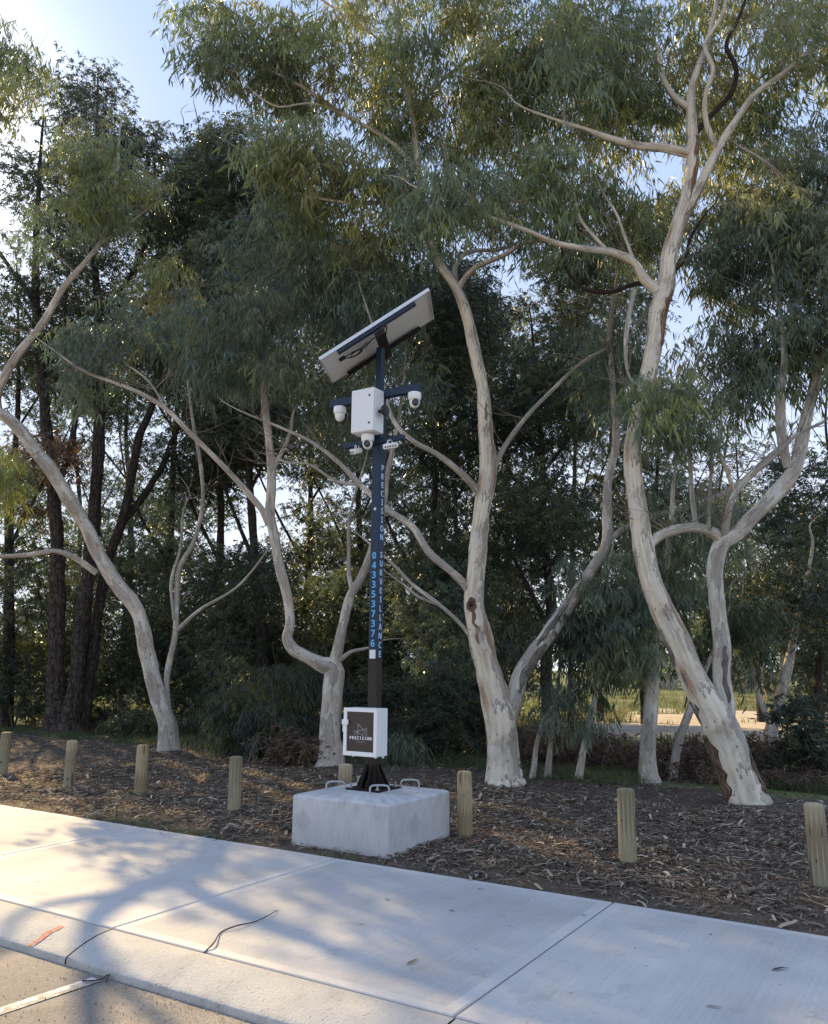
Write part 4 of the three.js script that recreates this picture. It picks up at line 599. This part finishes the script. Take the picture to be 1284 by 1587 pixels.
// ---------------------------------------------------------------- timber bollards
{
  const R = 0.073, Hh = 0.60, pr = [[R * 1.0, -0.15], [R, 0.2], [R * .99, Hh - .035], [R * .95, Hh - .014], [R * .86, Hh - .004], [R * .7, Hh], [0.001, Hh + .006]].map(p => new THREE.Vector2(...p));
  const geos = [0, 1, 2].map(s => { const g = new THREE.LatheGeometry(pr, 26), p = g.attributes.position, t = g.attributes.uv; for (let i = 0; i < p.count; i++) { const a = Math.atan2(p.getZ(i), p.getX(i)), k = 1 + .03 * (NZ(a * 2 + 9 + s * 7, p.getY(i) * 2 + s) - .5) - .02 * sstep(.7, .9, NZ2(a * 7 + 30 + s * 5, 3)); p.setX(i, p.getX(i) * k); p.setZ(i, p.getZ(i) * k); t.setXY(i, t.getX(i), p.getY(i) / .75 + .2 + s * .31); } g.computeVertexNormals(); return g; });
  const woods = [[1, 1, 1], [0.86, 0.9, 0.88], [1.05, 0.98, 0.86]].map(c => { const m = M.wood.clone(); m.color.setRGB(...c); return m; });
  const feet = [[3, 1200, 'round treated pine bollard farthest from the tower along the mulch'], [107, 1219, 'pine bollard third from the concrete block on the elbowed gum side'], [217, 1231, 'pine bollard with a lighter split side, second from the concrete block'], [363, 1256, 'pine bollard standing next to the concrete block before the leafy shrubs'], null, [721, 1297, 'pine bollard just past the concrete block on the cream gum side'], [974, 1338, 'knotty pine bollard in front of the bracken, second past the block'], [1274, 1378, 'pine bollard at the leaning gum end of the row']];
  feet.forEach((f, i) => { const g = f ? G(f[0], f[1]) : V(-.70, 0, -9.02), o = part('bollard', geos[i % 3], woods[(i * 2 + 1) % 3], scene); o.name = numbered('timber_bollard'); const [u, v] = w2uv(g.x, g.z); o.position.set(g.x, Math.max(-.02, hMulch(u, v)) - .01, g.z); o.rotation.set((i % 3 - 1) * .02, i * 1.7, ((i * 5) % 4 - 1.5) * .016); tag(o, f ? f[2] : 'pine bollard half hidden behind the concrete block', 'bollard', 'timber bollards along the mulch bed'); });
}

// ---------------------------------------------------------------- the solar camera tower
const font = await new FontLoader().loadAsync('fonts/droid/droid_sans_bold.typeface.json');
{
  const C = V(-0.36, 0, -8.17), tower = thing('surveillance_tower', 'navy camera pole with solar panel and white boxes on a concrete block', 'camera tower', C); tower.rotation.y = TH; tower.updateMatrixWorld(true);
  const BH = 0.455, S = 0.53;
  // concrete block with chamfered edges
  { const rings = [[S, -.08], [S, .1], [S, .3], [S, .402], [S - .003, .413], [S - .013, .423], [S - .04, .431], [S - .12, .439], [S - .21, .447], [S - .30, BH]], per = 4 * 18, pos = [], uv = [], idx = [];
    rings.forEach(([h, y], ri) => { const rc = Math.min(.014, h * .5); for (let j = 0; j <= per; j++) { const side = Math.floor(j / 18) % 4, f = (j % 18) / 18, dirx = [0, 1, 0, -1][side], dirz = [1, 0, -1, 0][side]; let x, z; const L = 2 * (h - rc), a = f < .8 ? f / .8 : 1, q = f < .8 ? 0 : (f - .8) / .2 * Math.PI / 2;
        const sx = [1, 1, -1, -1][side], sz = [-1, 1, 1, -1][side], nx = [1, 0, -1, 0][side], nz = [0, 1, 0, -1][side], tx = [0, -1, 0, 1][side], tz = [1, 0, -1, 0][side]; void sx; void sz; void dirx; void dirz;
        x = nx * (h - rc + rc * Math.cos(q)) + tx * (-(h - rc) + L * a + rc * Math.sin(q)); z = nz * (h - rc + rc * Math.cos(q)) + tz * (-(h - rc) + L * a + rc * Math.sin(q));
        const wob = ri < 2 ? 0 : .006 * (NZ(x * 7 + 20, z * 7 + y * 9 + 20) - .5); pos.push(x + nx * wob, y + (ri > 2 ? wob * .6 : 0), z + nz * wob); uv.push((j / per) * 4 * 2 * S / 1.3, (y + (S - h)) / 1.3); } });
    const m = per + 1; for (let i = 0; i < rings.length - 1; i++) for (let j = 0; j < per; j++) { const a = i * m + j; idx.push(a, a + m + 1, a + 1, a, a + m, a + m + 1); }
    const top = (rings.length - 1) * m, cI = pos.length / 3; pos.push(0, BH, 0); uv.push(.5, .6); for (let j = 0; j < per; j++) idx.push(top + j, cI, top + j + 1);
    const g = new THREE.BufferGeometry(); g.setAttribute('position', new THREE.Float32BufferAttribute(pos, 3)); g.setAttribute('uv', new THREE.Float32BufferAttribute(uv, 2)); g.setIndex(idx); g.computeVertexNormals();
    const blk = part('concrete_block', g, M.block, tower);
    const hg = (() => { const w = .085, h = .075, r = .028, c = new THREE.CurvePath(); const pts = [V(-w, -.03, 0), V(-w, h - r, 0), V(-w + r * .3, h - r * .3, 0), V(-w + r, h, 0), V(w - r, h, 0), V(w - r * .3, h - r * .3, 0), V(w, h - r, 0), V(w, -.03, 0)]; return new THREE.TubeGeometry(new THREE.CatmullRomCurve3(pts, false, 'centripetal'), 36, .0095, 10); })();
    for (const [x, z, a] of [[-.25, .25, .6], [.25, -.25, .6], [.22, .22, .6], [-.24, -.24, .6]]) { const h = part('lifting_handle', hg, M.galv, blk); h.position.set(x, BH - .004, z); h.rotation.y = a; }
  }
  // base plate, gussets, bolts
  { const bp = part('base_plate', new RoundedBoxGeometry(.38, .016, .38, 2, .004), M.blackSteel, tower); bp.position.set(0, BH + .009, 0);
    const gs = new THREE.Shape(); gs.moveTo(0, 0); gs.lineTo(.115, 0); gs.lineTo(.115, .02); gs.lineTo(.008, .21); gs.lineTo(0, .21); gs.closePath(); const gg = new THREE.ExtrudeGeometry(gs, { depth: .01, bevelEnabled: false });
    for (let k = 0; k < 4; k++) for (const o of [-.032, .026]) { const m = part('gusset', gg, M.blackSteel, bp); m.rotation.y = k * Math.PI / 2; m.position.set(0, .008, 0); m.translateX(.049); m.translateZ(o); }
    const bolt = mergeGeometries([new THREE.CylinderGeometry(.016, .016, .014, 6).translate(0, .015, 0).toNonIndexed(), new THREE.CylinderGeometry(.009, .009, .045, 10).translate(0, .03, 0).toNonIndexed(), new THREE.CylinderGeometry(.024, .024, .005, 14).translate(0, .009, 0).toNonIndexed()]);
    for (const [x, z] of [[.15, .15], [-.15, .15], [.15, -.15], [-.15, -.15]]) { const b = part('bolt', bolt, M.galv, bp); b.position.set(x, 0, z); } }
  // pole and its lettering
  const PT = 4.33, SPL = 1.655, pole = part('pole', new RoundedBoxGeometry(.1, PT - SPL, .1, 3, .009), M.navy, tower); pole.position.set(0, (PT + SPL) / 2, 0);
  const lower = part('lower_pole', new RoundedBoxGeometry(.0985, SPL - BH - .018 + .01, .0985, 3, .009), M.brownSteel, tower); lower.position.set(0, (SPL + .01 + BH + .018) / 2, 0);
  const stem = part('panel_stem', new RoundedBoxGeometry(.066, .50, .066, 3, .007), M.navy, tower); stem.position.set(0, 4.57, 0);
  const letters = (str, y0, step, size, face, mat) => [...str].forEach((ch, i) => { if (ch === ' ') return; const g = new TextGeometry(ch, { font, size, depth: .0012, curveSegments: 4, bevelEnabled: false }); g.computeBoundingBox(); const b = g.boundingBox; g.translate(-(b.min.x + b.max.x) / 2, -(b.min.y + b.max.y) / 2, 0); const m = part('letter', g, mat, pole), y = y0 - i * step - pole.position.y; if (face) { m.position.set(.0502, y, 0); m.rotation.y = Math.PI / 2; } else m.position.set(0, y, .0502); });
  letters('0433537376', 2.655, .0945, .066, 0, M.cyan); letters('PRECISION SURVEILLANCE', 3.54, .0876, .060, 1, M.paleBlue);
  { const s = part('sticker', new THREE.BoxGeometry(.068, .082, .001), M.sticker, pole); s.position.set(0, 1.70 - pole.position.y, .0508); const s2 = part('maker_badge', new THREE.CylinderGeometry(.018, .018, .001, 4), M.sticker, pole); s2.rotation.x = Math.PI / 2; s2.position.set(0, 3.12 - pole.position.y, .0508); }
  // camera arm
  const arm = part('camera_arm', new RoundedBoxGeometry(1.09, .085, .065, 2, .006), M.navy, tower); arm.position.set(-.01, 4.275, .084);
  const low = part('lamp_arm', new RoundedBoxGeometry(.72, .05, .05, 2, .005), M.navy, tower); low.position.set(-.01, 3.80, .076);
  // upper enclosure
  { const e = part('upper_enclosure', new RoundedBoxGeometry(.27, .44, .16, 3, .01), M.enclosure, tower); e.position.set(0, 4.07, .20);
    const lid = part('lid', new RoundedBoxGeometry(.268, .438, .02, 2, .008), M.enclosure, e); lid.position.set(0, 0, .0935);
    for (const y of [.14, -.14]) { const s = part('lock', new THREE.CylinderGeometry(.011, .011, .006, 16), M.black, e); s.rotation.x = Math.PI / 2; s.position.set(.085, y, .105); } }
  // round black sounders on the box sides
  for (const s of [1, -1]) { const h = part('sounder', new THREE.LatheGeometry([[.018, -.005], [.018, .035], [.05, .05], [.058, .07], [.054, .084], [.03, .07], [.012, .076], [.001, .078]].map(p => new THREE.Vector2(...p)), 24), M.black, tower); h.rotation.z = -s * Math.PI / 2; h.position.set(s * .135, 4.06, .205); }
  // turret cameras: white base, dome and dark lens
  const cam = (x, y, z, yaw, scale = 1) => { const g = new THREE.Group(); g.name = 'dome_camera'; g.position.set(x, y, z); g.rotation.y = yaw; g.scale.setScalar(scale); tower.add(g);
    part('housing', new THREE.LatheGeometry([[.001, 0], [.06, 0], [.068, -.004], [.07, -.012], [.07, -.055], [.067, -.06], [.067, -.072], [.064, -.078], [.05, -.085]].map(p => new THREE.Vector2(...p)), 36), M.white, g);
    const d = part('dome', new THREE.SphereGeometry(.055, 32, 24), M.white, g); d.position.y = -.105; d.scale.set(1, 1.15, 1);
    const l = part('lens', new THREE.SphereGeometry(.036, 24, 16), M.lens, g); l.position.set(0, -.118, .033); l.scale.set(.86, 1, .8); const rim = part('lens_rim', new THREE.TorusGeometry(.032, .005, 10, 28), M.black, g); rim.position.set(0, -.117, .045); rim.rotation.x = .35; };
  cam(.47, 4.232, .084, .75, .94); cam(-.44, 4.232, .084, -1.4, .94); cam(0, 3.848, .2, .45, .92);
  // finned floodlights under the lower arm
  for (const [x, yaw] of [[.20, .5], [-.22, -.6]]) { const g = new THREE.Group(); g.name = 'floodlight'; g.position.set(x, 3.73, .09); g.rotation.set(.35, yaw, 0); tower.add(g);
    part('lamp_body', new RoundedBoxGeometry(.15, .05, .085, 2, .012), M.white, g); const ln = part('lamp_lens', new RoundedBoxGeometry(.13, .006, .068, 1, .002), M.lampGlass, g); ln.position.y = -.026;
    for (let k = 0; k < 5; k++) { const l = part('led', new THREE.CylinderGeometry(.008, .008, .006, 10), M.black, g); l.position.set(-.05 + k * .025, -.004, .043); l.rotation.x = Math.PI / 2; }
    const br = part('bracket', new THREE.TubeGeometry(new THREE.CatmullRomCurve3([V(-.02, .02, 0), V(-.02, .05, -.005), V(.02, .05, -.005), V(.02, .02, 0)]), 12, .006, 6), M.white, g); void br; const cb = part('cable', new THREE.TubeGeometry(new THREE.CatmullRomCurve3([V(.075, 0, 0), V(.1, .01, 0), V(.105, .05, 0)]), 12, .004, 6), M.white, g); void cb; }
  // cabinet
  { const cab = part('cabinet', new RoundedBoxGeometry(.375, .43, .16, 2, .006), M.enclosure, tower); cab.position.set(0, .985, .132);
    const fr = new THREE.Shape(); fr.moveTo(-.186, -.214); fr.lineTo(.186, -.214); fr.lineTo(.186, .214); fr.lineTo(-.186, .214); fr.closePath(); const ho = new THREE.Path(); ho.moveTo(-.155, -.178); ho.lineTo(-.155, .184); ho.lineTo(.155, .184); ho.lineTo(.155, -.178); ho.closePath(); fr.holes.push(ho);
    const f = part('door_frame', new THREE.ExtrudeGeometry(fr, { depth: .018, bevelEnabled: true, bevelSize: .002, bevelThickness: .002, bevelSegments: 2 }), M.white, cab); f.position.z = .084;
    const cv = document.createElement('canvas'); cv.width = 620; cv.height = 724; const x = cv.getContext('2d'); x.fillStyle = '#3a2f29'; x.fillRect(0, 0, 620, 724);
    x.strokeStyle = '#c9ccd0'; x.lineWidth = 5; const ply = (...q) => { x.beginPath(); x.moveTo(q[0], q[1]); for (let i = 2; i < q.length; i += 2) x.lineTo(q[i], q[i + 1]); x.stroke(); };
    ply(168, 430, 168, 345, 372, 432); ply(250, 430, 250, 222, 366, 315, 366, 430); ply(200, 372, 300, 340, 450, 302, 450, 430); ply(228, 352, 228, 430); ply(412, 318, 412, 420);
    x.fillStyle = '#f2f3f4'; x.font = 'bold 78px sans-serif'; x.textAlign = 'center'; [...'PRECISION'].forEach((ch, i) => x.fillText(ch, 310 + (i - 4) * 57 + (i === 4 || i === 6 ? 0 : 0), 505)); x.fillStyle = '#9a9a9a'; x.font = '30px sans-serif'; x.fillText('SURVEILLANCE', 310, 556, 330);
    const tx = new THREE.CanvasTexture(cv); tx.colorSpace = THREE.SRGBColorSpace; const pn = part('door_panel', new THREE.PlaneGeometry(.31, .362), new THREE.MeshPhysicalMaterial({ map: tx, roughness: .35, side: THREE.DoubleSide }), cab); pn.position.set(0, .003, .092);
    const la = part('latch', new RoundedBoxGeometry(.07, .048, .02, 2, .005), M.white, cab); la.position.set(-.165, .085, .11); const lt = part('latch_strap', new RoundedBoxGeometry(.012, .08, .012, 1, .003), M.white, cab); lt.position.set(-.192, .035, .10); 
    for (const [xx, zz] of [[-.12, .03], [.13, .03], [.165, -.04]]) { const gl = part('cable_gland', new THREE.CylinderGeometry(.012, .012, .02, 12), M.white, cab); gl.position.set(xx, -.223, zz); } }
  // solar panel: short edges level, tilted 33 degrees along its length towards the sun
  { const a = V(.996, 0, .087), b = V(.087, 0, -.996), t = 33 * Math.PI / 180, lx = a.clone().multiplyScalar(Math.cos(t)).add(V(0, Math.sin(t), 0)), ny = lx.clone().cross(b).negate(); if (ny.y < 0) ny.negate(); const lz = lx.clone().cross(ny);
    const pg = new THREE.Group(); pg.name = 'solar_panel'; pg.applyMatrix4(new THREE.Matrix4().makeBasis(lx, ny, lz).setPosition(V(C.x - .02, 4.93, C.z))); scene.add(pg); pg.updateMatrixWorld(true); tower.attach(pg);
    const LX = 1.30, LZ = .68; part('back_sheet', new THREE.BoxGeometry(LX - .01, .006, LZ - .01), M.backsheet, pg).position.y = .012; part('cell_face', new THREE.BoxGeometry(LX - .01, .004, LZ - .01), M.cells, pg).position.y = .019;
    const bar = (l, w, x, z) => { const m = part('panel_frame', new RoundedBoxGeometry(l, .035, w, 2, .002), M.aluminium, pg); m.position.set(x, .006, z); }; bar(LX, .012, 0, LZ / 2); bar(LX, .012, 0, -LZ / 2); bar(.012, LZ - .012, LX / 2 - .006, 0); bar(.012, LZ - .012, -LX / 2 + .006, 0);
    for (const s of [1, -1]) { const m = part('rail', new RoundedBoxGeometry(.92, .036, .05, 2, .004), s > 0 ? M.navy : M.blackSteel, pg); m.position.set(0, -.03, s * (LZ / 2 - .032)); }
    const arm2 = part('tilt_bracket', new RoundedBoxGeometry(.1, .06, LZ - .06, 2, .004), M.blackSteel, pg); arm2.position.set(.0, -.092, 0);
    const jb = part('junction_box', new RoundedBoxGeometry(.07, .022, .055, 2, .004), M.rubber, pg); jb.position.set(-.44, -.003, .06);
    const pts = [[-.42, -.006, .06], [-.36, -.03, .12], [-.28, -.05, .15], [-.22, -.05, .08], [-.28, -.04, .02], [-.35, -.045, .06], [-.32, -.05, .14], [-.24, -.06, .16], [-.18, -.05, .10], [-.12, -.04, .13], [-.07, -.06, .2], [-.03, -.09, .24]].map(q => V(...q));
    part('cable', new THREE.TubeGeometry(new THREE.CatmullRomCurve3(pts), 90, .0065, 6), M.rubber, pg);
    part('cable', new THREE.TubeGeometry(new THREE.CatmullRomCurve3([[-.42, -.006, .045], [-.34, -.03, .02], [-.25, -.045, .06], [-.2, -.04, .12], [-.14, -.035, .14]].map(q => V(...q))), 40, .0065, 6), M.rubber, pg);
    part('cable', new THREE.TubeGeometry(new THREE.CatmullRomCurve3([[.03, -.06, .24], [.09, -.035, .24], [.11, -.02, .18], [.08, -.04, .12], [.04, -.09, .1]].map(q => V(...q))), 30, .0065, 6), M.rubber, pg);
  }
}
{ let n = 0, tri = 0; scene.traverse(o => { if (o.isInstancedMesh) n += o.count; else if (o.isMesh) { const g = o.geometry; tri += (g.index ? g.index.count : g.attributes.position.count) / 3; } }); console.log('instances', n, 'triangles', tri); }
renderer.render(scene, camera);
